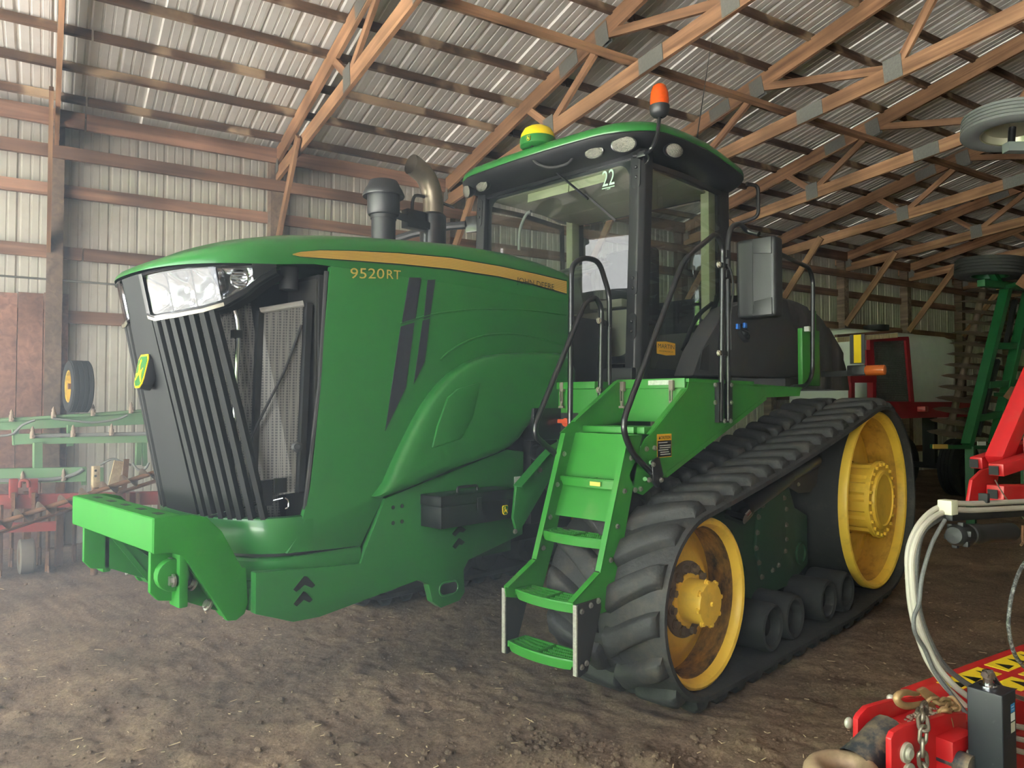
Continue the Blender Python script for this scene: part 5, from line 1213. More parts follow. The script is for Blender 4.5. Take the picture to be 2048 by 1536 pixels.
mb = MB(); mb.box((q0.x + .02, 4.521, q0.z + .03), (q1.x - .02, 4.523, q1.z - .03)); sub(mb, 'mirror_glass', M_chrome, mh)
for k, (u, v) in enumerate(((1449, 508), (1449, 548))):
    mb = MB(); q = px(u, v, X=1.53); mb.box(q - Vector((.02, .01, .025)), q + Vector((.02, .045, .025))); sub(mb, 'mirror_clamp', M_blackp, mh, bevel=.005)
mb = MB(); mb.tube([px(1455, 530, X=1.54), px(1463, 545, X=1.56), px(1466, 580, X=1.56), px(1461, 640, X=1.55), px(1462, 700, X=1.55)], .006, n=6, smooth=4); sub(mb, 'mirror_cable', M_rub2, mh, smooth=True)
# fuel tank behind the door
TX = 1.02
M_tank = mat('tank_plastic', srgb(58, 58, 60), .55, var=.1, bump=.05, bscale=200, dirt=srgb(98, 88, 74), dscale=3, damt=.35)
prof = [px(u, v, X=TX) for u, v in ((1384, 752), (1402, 700), (1432, 648), (1458, 615), (1490, 602), (1540, 597), (1575, 598), (1585, 640), (1600, 690), (1606, 757))]
mb = MB(); pr_ = [(p.y, p.z) for p in prof]; mb.prism(pr_, (TX, 0, 0), (0, 1, 0), (0, 0, 1), -.16); tk = part(mb, 'fuel_tank', M_tank, bevel=.02, seg=3)
y_a, y_b = px(1575, 600, X=TX).y, px(1704, 690, X=TX).y; zt_ = prof[5].z
mb = MB(); rows = []
tp_ = [(px(u, v, X=.96).y, px(u, v, X=.96).z) for u, v in ((1560, 596), (1600, 600), (1625, 612), (1645, 628), (1668, 655), (1686, 690), (1694, 722), (1696, 745))]
for k in range(0, 22):
    t = k/21; y = lerp(tp_[0][0], tp_[-1][0], t); zz = interp(tp_, y) + .06; xo = (1.0 if t < .9 else .97) - (.03 if k in (5, 10, 15) else 0); zz -= (.03 if k in (5, 10, 15) else 0)
    sec = [(-xo, 1.75), (-xo, zz - .22), (-xo + .08, zz - .07), (-xo + .25, zz), (0, zz + .02), (xo - .25, zz), (xo - .08, zz - .07), (xo, zz - .22), (xo, 1.75)]
    rows.append([(a, y, b_) for a, b_ in sec])
mb.grid(rows); mb.add(rows[-1], [tuple(range(9))]); sub(mb, 'rear_tank', M_tank, tk, smooth=True, ang=60)
mb = MB(); q = px(1485, 668, X=TX + .005); mb.lathe([(.075, 0), (.078, .02), (.06, .03), (.06, .01), (.001, .01)], q, (1, 0, .3), n=28); sub(mb, 'filler_recess', M_dark, tk, smooth=True)
mb = MB(); mb.lathe([(.045, .0), (.047, .03), (.035, .04), (.001, .04)], q + Vector((.0, 0, -.005)), (.6, 0, 1), n=20); sub(mb, 'filler_cap', M_black, tk, smooth=True)
for u, v in ((1476, 653), (1490, 651)): mb = MB(); q = px(u, v, X=TX + .05); mb.box(q - Vector((.01, .02, .02)), q + Vector((.01, .02, .02))); sub(mb, 'blue_cap', mat('blue_plastic', srgb(40, 110, 200), .35), tk, bevel=.004)
mb = MB(); pl_ = [px(u, v, X=TX + .002) for u, v in ((1398, 740), (1404, 700), (1418, 690), (1416, 742))]; mb.prism([(p.y, p.z) for p in pl_], (TX, 0, 0), (0, 1, 0), (0, 0, 1), .006); sub(mb, 'tank_recess', M_black, tk)
# bracket and reflective marker at the rear of the platform
mb = MB(); a_, b_ = px(1614, 655, X=1.3), px(1650, 772, X=1.3); mb.box((1.22, a_.y, b_.z), (1.26, b_.y, a_.z)); br = part(mb, 'rear_bracket', M_gl, bevel=.006)
mb = MB(); mb.bar(px(1629, 622, X=1.30), px(1630, 740, X=1.30), .012, .03, up=(0, 1, 0)); sub(mb, 'bracket_edge', M_gl, br)
mb = MB(); q = px(1615, 658, X=1.3); mb.box(q - Vector((.02, .02, .02)), q + Vector((.02, .02, .02))); sub(mb, 'bracket_pad', M_white, br)
# rear fender marker plate and amber side lamp
DYm = 7.05
a_, b_ = px(1700, 728, Y=DYm), px(1729, 668, Y=DYm); mb = MB(); mb.box((a_.x, DYm, a_.z), (b_.x, DYm + .01, b_.z)); mk = part(mb, 'reflector_plate', M_black)
c_, d_ = px(1708, 726, Y=DYm), px(1722, 669, Y=DYm); mb = MB(); mb.box((c_.x, DYm - .003, c_.z), (d_.x, DYm, d_.z)); sub(mb, 'reflector_strip', M_yelp, mk)
a_, b_ = px(1696, 751, Y=DYm), px(1732, 730, Y=DYm); mb = MB(); mb.box((a_.x, DYm - .03, a_.z), (b_.x, DYm + .05, b_.z)); sub(mb, 'lamp_box', M_black, mk, bevel=.01)
a_, b_ = px(1730, 741, Y=DYm), px(1770, 740, Y=DYm); mb = MB(); mb.cyl((a_.x, DYm + .01, a_.z), (b_.x, DYm + .01, a_.z), .048, n=20); sub(mb, 'side_lamp', mat('amber_lamp', srgb(232, 120, 60), .2, trans=.3), mk, bevel=.015)
mb = MB(); mb.bar((.6, DYm + .05, a_.z - .02), (b_.x - .1, DYm + .05, a_.z - .02), .05, .05); sub(mb, 'lamp_arm', M_black, mk)
# ---------------------------------------------------------------- other machinery in the barn
def W(u, v, T): return pxw(u, v, T=T)
def wthing(name, label, cat, base, group=None):
    e = empty(name, base, 0, off=-Vector(base)); tag(e, label, cat, group); return e
def tyre(o, axis, r, w, ribs=4, rim_r=.6, n=36, dish=.3):
    """tyre profile and rim profile round axis"""
    p = [(r*rim_r, -w*.42), (r*.78, -w*.5), (r*.93, -w*.46)]
    for k in range(ribs):
        a = -w*.42 + w*.84*k/ribs; b_ = -w*.42 + w*.84*(k+1)/ribs
        p += [(r, a + .004), (r, b_ - .008), (r*.965, b_ - .006), (r*.965, b_ + .002)]
    p += [(r*.93, w*.46), (r*.78, w*.5), (r*rim_r, w*.42)]
    mb = MB(); mb.lathe(p, o, axis, n=n); rm = MB()
    rm.lathe([(r*rim_r*1.01, -w*.42), (r*rim_r*.93, -w*.40), (r*rim_r*.85, -w*.1), (r*.2, -w*dish*.4), (.01, -w*dish*.4), (.01, w*dish*.4), (r*.2, w*dish*.4), (r*rim_r*.85, w*.1), (r*rim_r*.93, w*.40), (r*rim_r*1.01, w*.42)], o, axis, n=n)
    return mb, rm
# ---- green sprayer boom by the left wall
T1 = 1.15
b0 = W(60, 940, T1); base = Vector((b0.x, b0.y, 0))
sb = wthing('sprayer_boom', 'faded green folded spray boom with nozzles by the left wall', 'sprayer', base)
M_gold = mat('faded_green_paint', srgb(104, 140, 100), .6, var=.12, dirt=srgb(120, 112, 92), dscale=6, damt=.45)
M_nz = mat('nozzle_plastic', srgb(150, 132, 116), .6, var=.2, vscale=30); M_hose = mat('grey_hose', srgb(120, 122, 118), .6)
def P2(o, mb, nm, m, **k): return mb.build(nm, m, o, **k)
mb = MB(); mb.bar(W(-60, 850, T1), W(330, 836, T1), .07, .12); be1 = P2(sb, mb, 'boom_beam', M_gold)
mb = MB(); mb.bar(W(30, 878, T1 + .25), W(330, 875, T1 + .25), .07, .10); P2(sb, mb, 'boom_beam', M_gold)
mb = MB(); mb.bar(W(-60, 953, T1 + .3), W(172, 948, T1 + .3), .10, .14); P2(sb, mb, 'boom_beam', M_gold)
for (u0, v0, u1, v1, T, w) in ((75, 885, 75, 940, T1 + .3, .07), (30, 858, 32, 890, T1 + .25, .05), (140, 850, 140, 892, T1 + .22, .05), (278, 868, 276, 930, T1 + .25, .05), (288, 868, 290, 932, T1 + .25, .04), (168, 935, 168, 970, T1 + .3, .04), (203, 935, 203, 968, T1 + .3, .03), (120, 960, 120, 1150, T1 + .3, .06), (-40, 960, -40, 1180, T1 + .3, .06)):
    mb = MB(); q0, q1 = W(u0, v0, T), W(u1, v1, T)
    if v1 > 1100: q1 = Vector((q0.x, q0.y, 0))
    mb.bar(q0, q1, w, w, up=(0, 1, 0)); P2(sb, mb, 'boom_upright', M_gold if v1 < 1100 else M_rust)
for pts, T in ((((-60, 846), (110, 834), (190, 829), (330, 819)), T1 + .06), (((60, 873), (150, 870), (330, 867)), T1 + .31), (((-60, 962), (60, 960), (110, 958), (150, 948), (166, 938)), T1 + .36)):
    mb = MB(); mb.tube([W(u, v, T) for u, v in pts], .019, n=8, smooth=3); P2(sb, mb, 'spray_line', M_gold if T < 1.4 else M_hose, smooth=True)
nzm = MB(); nzm.cyl((0, 0, -.035), (0, 0, .03), .022, n=10); nzm.cyl((0, 0, .03), (0, 0, .05), .015, n=10); nzm.cyl((0, 0, .05), (0, 0, .085), .018, .004, n=10); nzm.cyl((-.04, 0, -.01), (.04, 0, -.01), .014, n=8); nzme = nzm.mesh('nozzle', M_nz, smooth=True)
for u, v, T in ((23, 836, T1 + .1), (107, 830, T1 + .1), (186, 825, T1 + .1), (262, 820, T1 + .1), (65, 870, T1 + .34), (146, 867, T1 + .34), (223, 864, T1 + .34), (127, 955, T1 + .36), (45, 960, T1 + .36)):
    o = bpy.data.objects.new('nozzle', nzme); COL.objects.link(o); o.parent = sb; o.location = W(u, v, T) - base
for pts, T in ((((105, 837), (150, 842), (190, 845), (235, 838), (255, 830)), T1 + .12), (((0, 872), (25, 868), (45, 850), (70, 840)), T1 + .3), (((265, 925), (275, 938), (290, 938), (298, 925)), T1 + .4), (((200, 930), (225, 918), (245, 925), (262, 930)), T1 + .35)):
    mb = MB(); mb.tube([W(u, v, T) for u, v in pts], .012, n=6, smooth=5); P2(sb, mb, 'hose', M_hose, smooth=True)
# ---- tyre on the boom
to = W(156, 773, T1 + .02); axd = (-_rt * .74 - Vector((_fw.x, _fw.y, 0)) * .67).normalized()
mb, rm = tyre(to, axd, .268, .21, 4, .62); wt = wthing('spare_wheel', 'worn tyre on a yellow rim standing on the green boom', 'wheel', (to.x, to.y, to.z - .268))
P2(wt, mb, 'tyre', M_rub2, smooth=True, ang=40); P2(wt, rm, 'rim', mat('old_yellow_rim', srgb(206, 172, 70), .6, dirt=srgb(80, 70, 56), damt=.6, dscale=12), smooth=True)
mb = MB(); mb.cyl(to - axd*.10, to + axd*.09, .03, n=12); P2(wt, mb, 'hub', M_rust, smooth=True)
# ---- red cultivator
T2 = 1.55
c0_ = W(60, 1143, T2); base = Vector((c0_.x, c0_.y, 0)); cu = wthing('cultivator', 'faded red cultivator toolbar with tines standing on the dirt', 'cultivator', base)
mb = MB(); mb.bar(W(-60, 1005, T2), W(420, 993, T2), .10, .13); P2(cu, mb, 'toolbar', M_redo)
mb = MB(); mb.bar(W(-60, 1058, T2 + .25), W(112, 1052, T2 + .25), .08, .08); P2(cu, mb, 'rear_toolbar', M_redo)
for u, v in ((27, 970), (67, 970)):
    mb = MB(); q = W(u, v, T2 + .05); mb.bar(q + Vector((0, 0, .06)), q - Vector((0, 0, .12)), .05, .07, up=(0, 1, 0)); P2(cu, mb, 'mast_lug', M_redo, bevel=.01)
mb = MB(); mb.tube([W(40, 975, T2 + .1), W(42, 962, T2 + .1), W(55, 962, T2 + .1), W(57, 975, T2 + .1)], .015, n=8, smooth=4); P2(cu, mb, 'lift_ring', M_redo, smooth=True)
for u in (27, 67, 255, 275, 320):
    mb = MB(); q0, q1 = W(u, 985, T2 + .08), W(u, 1022, T2 + .08); mb.bar(q0, q1, .03, .16, up=(Av.x, Av.y, 0)); P2(cu, mb, 'clamp', M_rust)
for u, v, T in ((2, 1125, T2 + .1), (24, 1105, T2 - .35), (80, 1105, T2 - .3), (97, 1132, T2 + .1), (200, 1100, T2 - .3), (150, 1100, T2 - .3), (320, 1110, T2), (-25, 1120, T2)):
    top = W(u, 1010, T); bot = Vector((top.x, top.y, .02)); back = Vector((Av.x, Av.y, 0)) * .10
    mb = MB(); mb.tube([top, top + Vector((0, 0, -.2)), top + back*.6 + Vector((0, 0, -.45)), bot + back*.3 + Vector((0, 0, .15)), bot - back*.3], .022, n=6, smooth=4); t_ = P2(cu, mb, 'tine', M_rust, smooth=True)
    mb = MB(); q = bot - back*.3; mb.add([q + Vector((-.05, 0, .06)), q + Vector((.05, 0, .06)), q + Vector((.06, 0, 0)) , q + Vector((-.06, 0, 0)), q - back*.4 + Vector((0, 0, .0))], [(0, 1, 2, 3), (3, 2, 4), (0, 3, 4), (1, 0, 4), (2, 1, 4)]); x = sublink('sweep', mb.mesh('sweep', M_rust), t_)
for u, r_, T in ((52, .165, T2), (236, .15, T2 + .1)):
    q = W(u, 1143 if u < 100 else 1130, T); o = Vector((q.x, q.y, r_)); ax_ = (_rt*.78 + Vector((_fw.x, _fw.y, 0))*.62).normalized()
    mb, rm = tyre(o, ax_, r_, .13, 1, .55, 24); g_ = P2(cu, mb, 'gauge_wheel', mat('dusty_tyre', srgb(124, 114, 102), .9, var=.15, vscale=8), smooth=True); x = sublink('gauge_rim', rm.mesh('gauge_rim', M_rust, smooth=True), g_)
    mb = MB(); mb.bar(o + Vector((0, 0, .05)), Vector((o.x, o.y, .78)), .04, .06, up=(0, 1, 0)); P2(cu, mb, 'wheel_leg', M_rust)
# ---- auger lying on the toolbar
T3 = 2.28
a0_, a1_ = W(-50, 1062, T3), W(340, 935, T3); base = Vector((a0_.x, a0_.y, 0)); au = wthing('auger', 'bare steel auger screw resting in a trough across the red toolbar', 'auger', base)
mb = MB(); mb.cyl(a0_, a1_, .022, n=12); P2(au, mb, 'shaft', M_rust, smooth=True)
d_ = (a1_ - a0_).normalized(); e_ = d_.orthogonal().normalized(); g_ = d_.cross(e_); L_ = (a1_ - a0_).length; rows = [[], []]
nt = int(L_ / .17 * 20)
for i in range(nt + 1):
    t = i / nt; a = 2*math.pi*L_/.17*t; o = a0_ + d_*(L_*t); r_ = e_*math.cos(a) + g_*math.sin(a); rows[0].append(o + r_*.02); rows[1].append(o + r_*.075)
mb = MB(); mb.grid(rows); P2(au, mb, 'flighting', mat('polished_steel', srgb(160, 146, 132), .3, .9, var=.3, vscale=10, dirt=srgb(96, 74, 58), damt=.5, dscale=7), smooth=True, ang=70)
mb = MB(); rows = []
for t in (0, 1):
    o = a0_ + d_*(L_*t); up_ = (Vector((0, 0, 1)) - d_*d_.z).normalized(); sd_ = d_.cross(up_); rows.append([o + sd_*(.085*math.cos(a)) - up_*(.085*math.sin(a)) - up_*.01 for a in np.linspace(.75, 2.4, 9)])
mb.grid(rows); P2(au, mb, 'trough', M_rust, smooth=True)
# ---- rusty jack pole and upright plates
q = W(188, 1148, 1.97); jp = wthing('jack_stand', 'rusty steel pole standing upright behind the front weight bracket', 'pole', (q.x, q.y, 0))
zt = W(188, 945, 1.97).z; mb = MB(); mb.cyl((q.x, q.y, 0), (q.x, q.y, zt - .12), .032, n=14); P2(jp, mb, 'pole', M_rust, smooth=True)
mb = MB(); mb.box((q.x - .035, q.y - .03, zt - .14), (q.x + .035, q.y + .03, zt + .06)); jt = P2(jp, mb, 'drilled_head', mat('rusty_cream_paint', srgb(196, 178, 146), .7, dirt=srgb(120, 76, 44), damt=.6, dscale=14), bevel=.006)
for dz in (.02, -.03):
    mb = MB(); n_ = Vector((q.x, q.y, 0)).normalized(); c_ = Vector((q.x, q.y, zt + dz)) - n_*.045; mb.cyl(c_, c_ + n_*.03, .011, n=10); x = sublink('hole', mb.mesh('hole', M_dark), jt)
mb = MB(); mb.bar(W(225, 975, T2), W(238, 922, T2), .02, .09, up=(0, 1, 0)); mb2 = MB(); mb2.bar(W(248, 980, T2), W(253, 918, T2), .015, .05, up=(0, 1, 0)); P2(cu, mb, 'hitch_upright', mat('rusty_cream_paint', (0,0,0,1))); P2(cu, mb2, 'hitch_upright', M_rust)
# ---- white tank on a red trailer frame, behind the tractor
T4 = 3.2
t0, t1 = W(1735, 740, T4), W(1938, 740, T4); s0_, s1_ = t0.dot(Bv), t1.dot(Bv)
zt0, zb0 = W(1870, 665, T4).z, W(1870, 808, T4).z
base = barn((s0_ + s1_)/2, T4 - .6, 0); nt_ = wthing('tank_trailer', 'white liquid tank on a red steel trailer frame behind the tractor', 'tank trailer', base)
M_wt = mat('white_tank_plastic', srgb(236, 242, 242), .55, var=.05)
mb = MB(); rows = []
for z, k in ((zb0, 0), (zb0 + .03, .05), (zt0 - .2, .05), (zt0 - .08, .02), (zt0 - .02, -.06), (zt0 + .01, -.25), (zt0 + .06, -.5)):
    rows.append([barn(a, b_, z) for a, b_ in rrect((s1_ - s0_) + 2*k, 1.3 + 2*k, .3, 5, (s0_ + s1_)/2, T4 - .85)])
mb.grid(rows, True); mb.add(rows[-1], [tuple(range(len(rows[-1])))]); tk_ = P2(nt_, mb, 'tank', M_wt, smooth=True, ang=70)
mb = MB(); mb.cyl(barn((s0_*.6 + s1_*.4), T4 - .6, zt0 + .04), barn((s0_*.6 + s1_*.4), T4 - .6, zt0 + .13), .2, n=24); x = sublink('tank_lid', mb.mesh('tank_lid', M_dark, smooth=True), tk_)
M_dred = mat('dark_red_frame', srgb(140, 24, 36), .5, var=.1)
def fb(nm, u0, v0, u1, v1, w, h, T=T4 + .05, m=None): 
    mb = MB(); mb.bar(W(u0, v0, T), W(u1, v1, T), w, h, up=(Av.x, Av.y, 0.01)); return P2(nt_, mb, nm, m or M_dred)
for a in ((1740, 680, 1742, 805), (1811, 676, 1822, 808)): fb('frame_post', *a, .10, .06)
fb('frame_rail', 1738, 680, 1814, 677, .06, .06); fb('frame_rail', 1738, 806, 1822, 806, .05, .06)
fb('bed_beam', 1690, 822, 1960, 818, .26, .12); fb('frame_post', 1703, 755, 1703, 800, .08, .05, T4 + .5); fb('frame_post', 1746, 755, 1746, 800, .08, .05, T4 + .5); fb('frame_rail', 1698, 757, 1750, 757, .12, .05, T4 + .5)
fb('frame_gusset', 1738, 700, 1740, 750, .2, .04, T4 + .2)
mb = MB(); p0, p1, p2, p3 = W(1744, 682, T4 + .04), W(1808, 680, T4 + .04), W(1817, 803, T4 + .04), W(1744, 803, T4 + .04)
for k in range(-14, 30):
    for sgn in (1, -1):
        q = []
        for t in np.linspace(0, 1, 2):
            x = (k + t*14*sgn + (14 if sgn < 0 else 0)) / 28.0; q.append((x, t))
        # clip to 0..1
        (xa, ta_), (xb, tb_) = q
        if xb != xa:
            lo, hi = 0.0, 1.0
            for X_ in (0.0, 1.0):
                tt = (X_ - xa)/(xb - xa)
                if (X_ == 0.0) == (xb > xa): lo = max(lo, tt)
                else: hi = min(hi, tt)
            if hi <= lo: continue
            f_ = lambda t: (p0.lerp(p1, xa + (xb-xa)*t)).lerp(p3.lerp(p2, xa + (xb-xa)*t), t)
            mb.bar(f_(lo), f_(hi), .008, .014)
P2(nt_, mb, 'expanded_mesh', mat('mesh_steel', srgb(96, 98, 96), .5, .3))['kind'] = 'stuff'
fb('comb_bar', 1672, 672, 1802, 662, .04, .05, T4 + .35, mat('dark_wood_bar', srgb(92, 62, 48), .7))
mb = MB()
for k in range(40): t = k/39; q = W(lerp(1674, 1794, t), lerp(675, 666, t), T4 + .36); mb.box(q + Vector((-.008, -.008, -.07)), q + Vector((.008, .008, 0)))
P2(nt_, mb, 'comb_teeth', mat('pale_teeth', srgb(180, 164, 132), .7))['kind'] = 'stuff'
for k, (s_, t_) in enumerate(((s0_ + .5, T4 - .1), (s1_ - .2, T4 - .1), (s0_ + .5, T4 - 1.2), (s1_ - .2, T4 - 1.2))):
    o = barn(s_, t_, .5); mb, rm = tyre(o, Av, .5, .3, 4, .5, 28); x = P2(nt_, mb, 'wheel', M_rub2, smooth=True); sublink('wheel_rim', rm.mesh('wheel_rim', M_dark, smooth=True), x)
for s_ in (s0_ + .5, s1_ - .2):
    mb = MB(); mb.bar(barn(s_, T4 - 1.2, .5), barn(s_, T4 - .1, .5), .1, .1); P2(nt_, mb, 'axle', M_dark); mb = MB(); mb.bar(barn(s_, T4 - .6, .5), barn(s_, T4 - .6, zb0 - .2), .2, .2, up=(0, 1, 0)); P2(nt_, mb, 'axle_hanger', M_dark)
a = W(1842, 818, T4 + .12); mb = MB(); mb.box(a - Vector((.09, .09, .045)), a + Vector((.09, .09, .045))); P2(nt_, mb, 'tail_lamp', mat('red_lens', srgb(170, 40, 36), .3), bevel=.02)
# ---- folded disc harrow
T5 = 5.0
q = W(1930, 893, T5); base = Vector((q.x, q.y, 0)); dh = wthing('disc_harrow', 'folded dark green disc harrow wing with rows of notched steel discs', 'disc harrow', base)
M_dgr = mat('dark_green_frame', srgb(24, 84, 46), .5, var=.1); M_disc = mat('worn_disc_steel', srgb(124, 108, 94), .5, .6, var=.25, vscale=8)
def db(nm, u0, v0, u1, v1, w, h, T=T5, m=None): mb = MB(); mb.bar(W(u0, v0, T), W(u1, v1, T), w, h, up=(Av.x, Av.y, .01)); return P2(dh, mb, nm, m or M_dgr, bevel=.006)
db('frame_tube', 2014, 572, 1934, 890, .10, .12); db('frame_tube', 2060, 572, 1988, 890, .11, .12); db('frame_rail', 1866, 893, 2060, 896, .05, .08); db('frame_rail', 1962, 566, 2070, 578, .09, .1)
for a in ((1988, 692, 2060, 692), (1946, 838, 2010, 826), (1975, 770, 2040, 765)): db('cross_tube', *a, .09, .08)
for a in ((2030, 600, 2012, 690), (1995, 720, 1955, 870)): db('cylinder', *a, .06, .06, T5, M_dark)
mb = MB(); q0 = W(1866, 893, T5 + .07); q1 = W(1895, 893, T5 + .07); mb.bar(q0, q1, .012, .055); P2(dh, mb, 'reflector', M_decal)
mb = MB(); q0 = W(1955, 887, T5 + .07); q1 = W(1971, 887, T5 + .07); mb.bar(q0, q1, .012, .05); P2(dh, mb, 'safety_label', M_white)
g0, g1 = W(1896, 872, T5 - .3), W(1972, 556, T5 - .3); gd = (g1 - g0).normalized(); dm_ = MB(); nn = 40; ring = []
for i in range(nn):
    a = 2*math.pi*i/nn; r_ = .255 if (i % 4) < 3 else .225; ring.append((r_*math.cos(a), r_*math.sin(a)))
dm_.grid([[(x*.25, y*.25, .05) for x, y in ring], [(x*.7, y*.7, .03) for x, y in ring], [(x, y, 0) for x, y in ring], [(x*.7, y*.7, .024) for x, y in ring], [(x*.25, y*.25, .044) for x, y in ring]], True)
dme = dm_.mesh('disc_blade', M_disc, smooth=True)
vd_ = Vector((_fw.x*.85 + _rt.x*.52, _fw.y*.85 + _rt.y*.52, 0)).normalized(); vr_ = Vector((vd_.y, -vd_.x, 0))
rq = Vector((0, 0, 1)).rotation_difference((Vector((0, 0, 1)) + vr_*.16 - vd_*.10).normalized())
for gi, (du, T) in enumerate(((0, T5 - .3), (52, T5 - .75))):
    h0, h1 = W(1896 + du, 872, T), W(1972 + du, 556, T); mb = MB(); mb.cyl(h0, h1, .045, n=12); P2(dh, mb, 'gang_shaft', M_disc, smooth=True)
    for k in range(15):
        o = bpy.data.objects.new('disc_blade', dme); COL.objects.link(o); o.parent = dh; o.location = h0.lerp(h1, (k + .15)/14.6) - base; o.rotation_mode = 'QUATERNION'; o.rotation_quaternion = rq
to = W(1980, 537, T5); mb, rm = tyre(to, (.06, .02, 1), .42, .26, 5, .55, 36); x = P2(dh, mb, 'gauge_wheel', M_rub2, smooth=True, ang=40); sublink('gauge_rim', rm.mesh('gauge_rim', M_dgr, smooth=True), x)
mb = MB(); mb.bar(to, W(2000, 572, T5), .08, .08); P2(dh, mb, 'wheel_arm', M_dgr)
for u, v in ((2022, 790), (2046, 565)):
    q = W(u, v, T5 + .5); mb = MB(); r3 = Vector((_rt.x, _rt.y, 0)); mb.add([q - r3*.10 + Vector((0, 0, -.02)), q + Vector((0, 0, .11)), q + r3*.12 + Vector((0, 0, .08)), q + r3*.10 + Vector((0, 0, -.14)), q + _fw*.05], [(0, 1, 4), (1, 2, 4), (2, 3, 4), (3, 0, 4), (0, 3, 2, 1)]); P2(dh, mb, 'sweep', M_rust)
    mb = MB(); mb.bar(q + _fw*.03, q + _fw*.45 + r3*.1, .04, .05); P2(dh, mb, 'sweep_shank', M_dgr)
# leg that carries the wing, below the frame
for u in (1940, 2050): mb = MB(); q = W(u, 893, T5); mb.bar(q, Vector((q.x, q.y, 0)), .1, .1, up=(0, 1, 0)); P2(dh, mb, 'stand_leg', M_dgr)
# ---- raised wing wheel at the upper right
T6 = 6.85
to = W(2025, 252, T6); base = Vector((to.x + 1.2, to.y + .2, 0)); ww = wthing('raised_wing_wheel', 'ribbed grey tyre on a raised implement wing at the upper right', 'wheel', base)
axn = Vector((_rt.x*.12, _rt.y*.12, 1)).normalized() + Vector((_fw.x, _fw.y, 0))*.05
mb, rm = tyre(to, axn.normalized(), .40, .19, 5, .62, 48, .2); x = P2(ww, mb, 'tyre', mat('grey_ribbed_tyre', srgb(96, 98, 96), .7, var=.1), smooth=True, ang=30); x = P2(ww, rm, 'rim', mat('pale_steel_rim', srgb(190, 186, 164), .35, .6), smooth=True)
mb = MB(); mb.cyl(to - axn*.2, to, .03, n=12); P2(ww, mb, 'spindle', M_blackp, smooth=True)
r3 = Vector((_rt.x, _rt.y, 0)); mb = MB(); q = to - axn*.20; mb.bar(q - r3*.05, q + r3*1.3, .09, .08); P2(ww, mb, 'wheel_arm', mat('grey_frame', srgb(110, 116, 114), .5)); mb = MB(); q2 = q + r3*1.25; mb.bar(q2, Vector((q2.x, q2.y, 0)), .12, .12, up=(0, 1, 0)); P2(ww, mb, 'mast', mat('grey_frame', (0,0,0,1)))
# ---- bright red frame at the right edge
T7 = 7.8
q = W(2040, 980, T7); base = Vector((q.x, q.y, 0)); rf = wthing('red_implement_frame', 'bright red square tube frame leaning at the right edge', 'implement frame', base)
def rb(nm, u0, v0, u1, v1, w, h, T=T7, T_=None): mb = MB(); mb.bar(W(u0, v0, T), W(u1, v1, T_ or T), w, h, up=(Av.x, Av.y, .01)); return P2(rf, mb, nm, M_red, bevel=.006)
rb('brace_tube', 2075, 735, 1993, 925, .11, .10)
P_ = [W(u, v, T7) for u, v in ((1937, 1010), (1945, 960), (1966, 940), (2003, 930), (2000, 945), (1985, 1010))]
mb = MB(); n_ = Vector((Av.x, Av.y, 0))*.02; mb.add(P_ + [p + n_ for p in P_], [tuple(range(6)), tuple(range(11, 5, -1))] + [(i, (i+1) % 6, 6 + (i+1) % 6, 6+i) for i in range(6)]); P2(rf, mb, 'foot_plate', M_red, bevel=.004)
rb('cross_tube', 1952, 926, 2090, 880, .07, .07, T7 - .1); rb('cross_tube', 1992, 940, 2100, 905, .07, .08, T7 + .1); rb('cross_tube', 1990, 987, 2100, 983, .09, .09, T7 + .15)
for u, v, T in ((1954, 926, T7 - .1), (1994, 940, T7 + .1), (1992, 987, T7 + .15)):
    q = W(u, v, T); mb = MB(); v_ = (W(u - 20, v + 3, T) - q).normalized(); mb.bar(q + v_*.036, q + v_*.04, .05, .05); P2(rf, mb, 'tube_mouth', M_dark)
for u in (2070, 2095): mb = MB(); q = W(u, 950, T7); mb.bar(Vector((q.x, q.y, 1.4)), Vector((q.x, q.y, 0)), .1, .1, up=(0, 1, 0)); P2(rf, mb, 'stand_leg', M_red)
# ---------------------------------------------------------------- foreground drawbar at the lower right
hb_ = barn(2.9, TD - 1.6, 0)
hr = empty('implement_drawbar', hb_, math.atan2(Bv.y, Bv.x), off=(-2.9, -1.6, 0))
tag(hr, 'red implement drawbar with cast hitch ring, black jack post and looped grey hoses in front', 'drawbar')
def hx(u, v, ta):
    p = pxw(u, v, T=TD - ta); return Vector((p.dot(Bv), p.dot(Av), p.z))
def zp(X, Y): return (1600 + X/4.571, 1330 + Y/4.571)      # crop pixels of the close-up -> photo pixels
def hz(X, Y, ta): return hx(*zp(X, Y), ta)
NA, FA = 1.50, 1.70
def plate(pts, ta, nm):
    P_ = [hz(x, y, ta) for x, y in pts]; mb = MB(); n = len(P_); d = Vector((0, .022, 0))
    mb.add(P_ + [p + d for p in P_], [tuple(range(n-1, -1, -1)), tuple(range(n, 2*n))] + [(i, (i+1) % n, n + (i+1) % n, n + i) for i in range(n)]); return part(mb, nm, M_red, hr, bevel=.004)
near = plate(((840, 1300), (835, 680), (860, 620), (960, 555), (1080, 530), (1330, 455), (1520, 440), (1520, 1300)), NA, 'side_plate')
farp = plate(((528, 900), (530, 500), (550, 460), (620, 385), (830, 325), (1200, 290), (1200, 900)), FA, 'side_plate')
def hbolt(c, r, parent):
    mb = MB(); mb.lathe([(r, 0), (r, -.008), (r*.92, -.011), (r*.6, -.011), (r*.58, -.018), (r*.45, -.022), (.001, -.022)], c, (0, 1, 0), n=28); sub(mb, 'bolt', mat('pale_bolt', (0,0,0,1)), parent, smooth=True)
hbolt(hz(966, 797, NA), .036, near); hbolt(hz(985, 985, NA), .036, near)
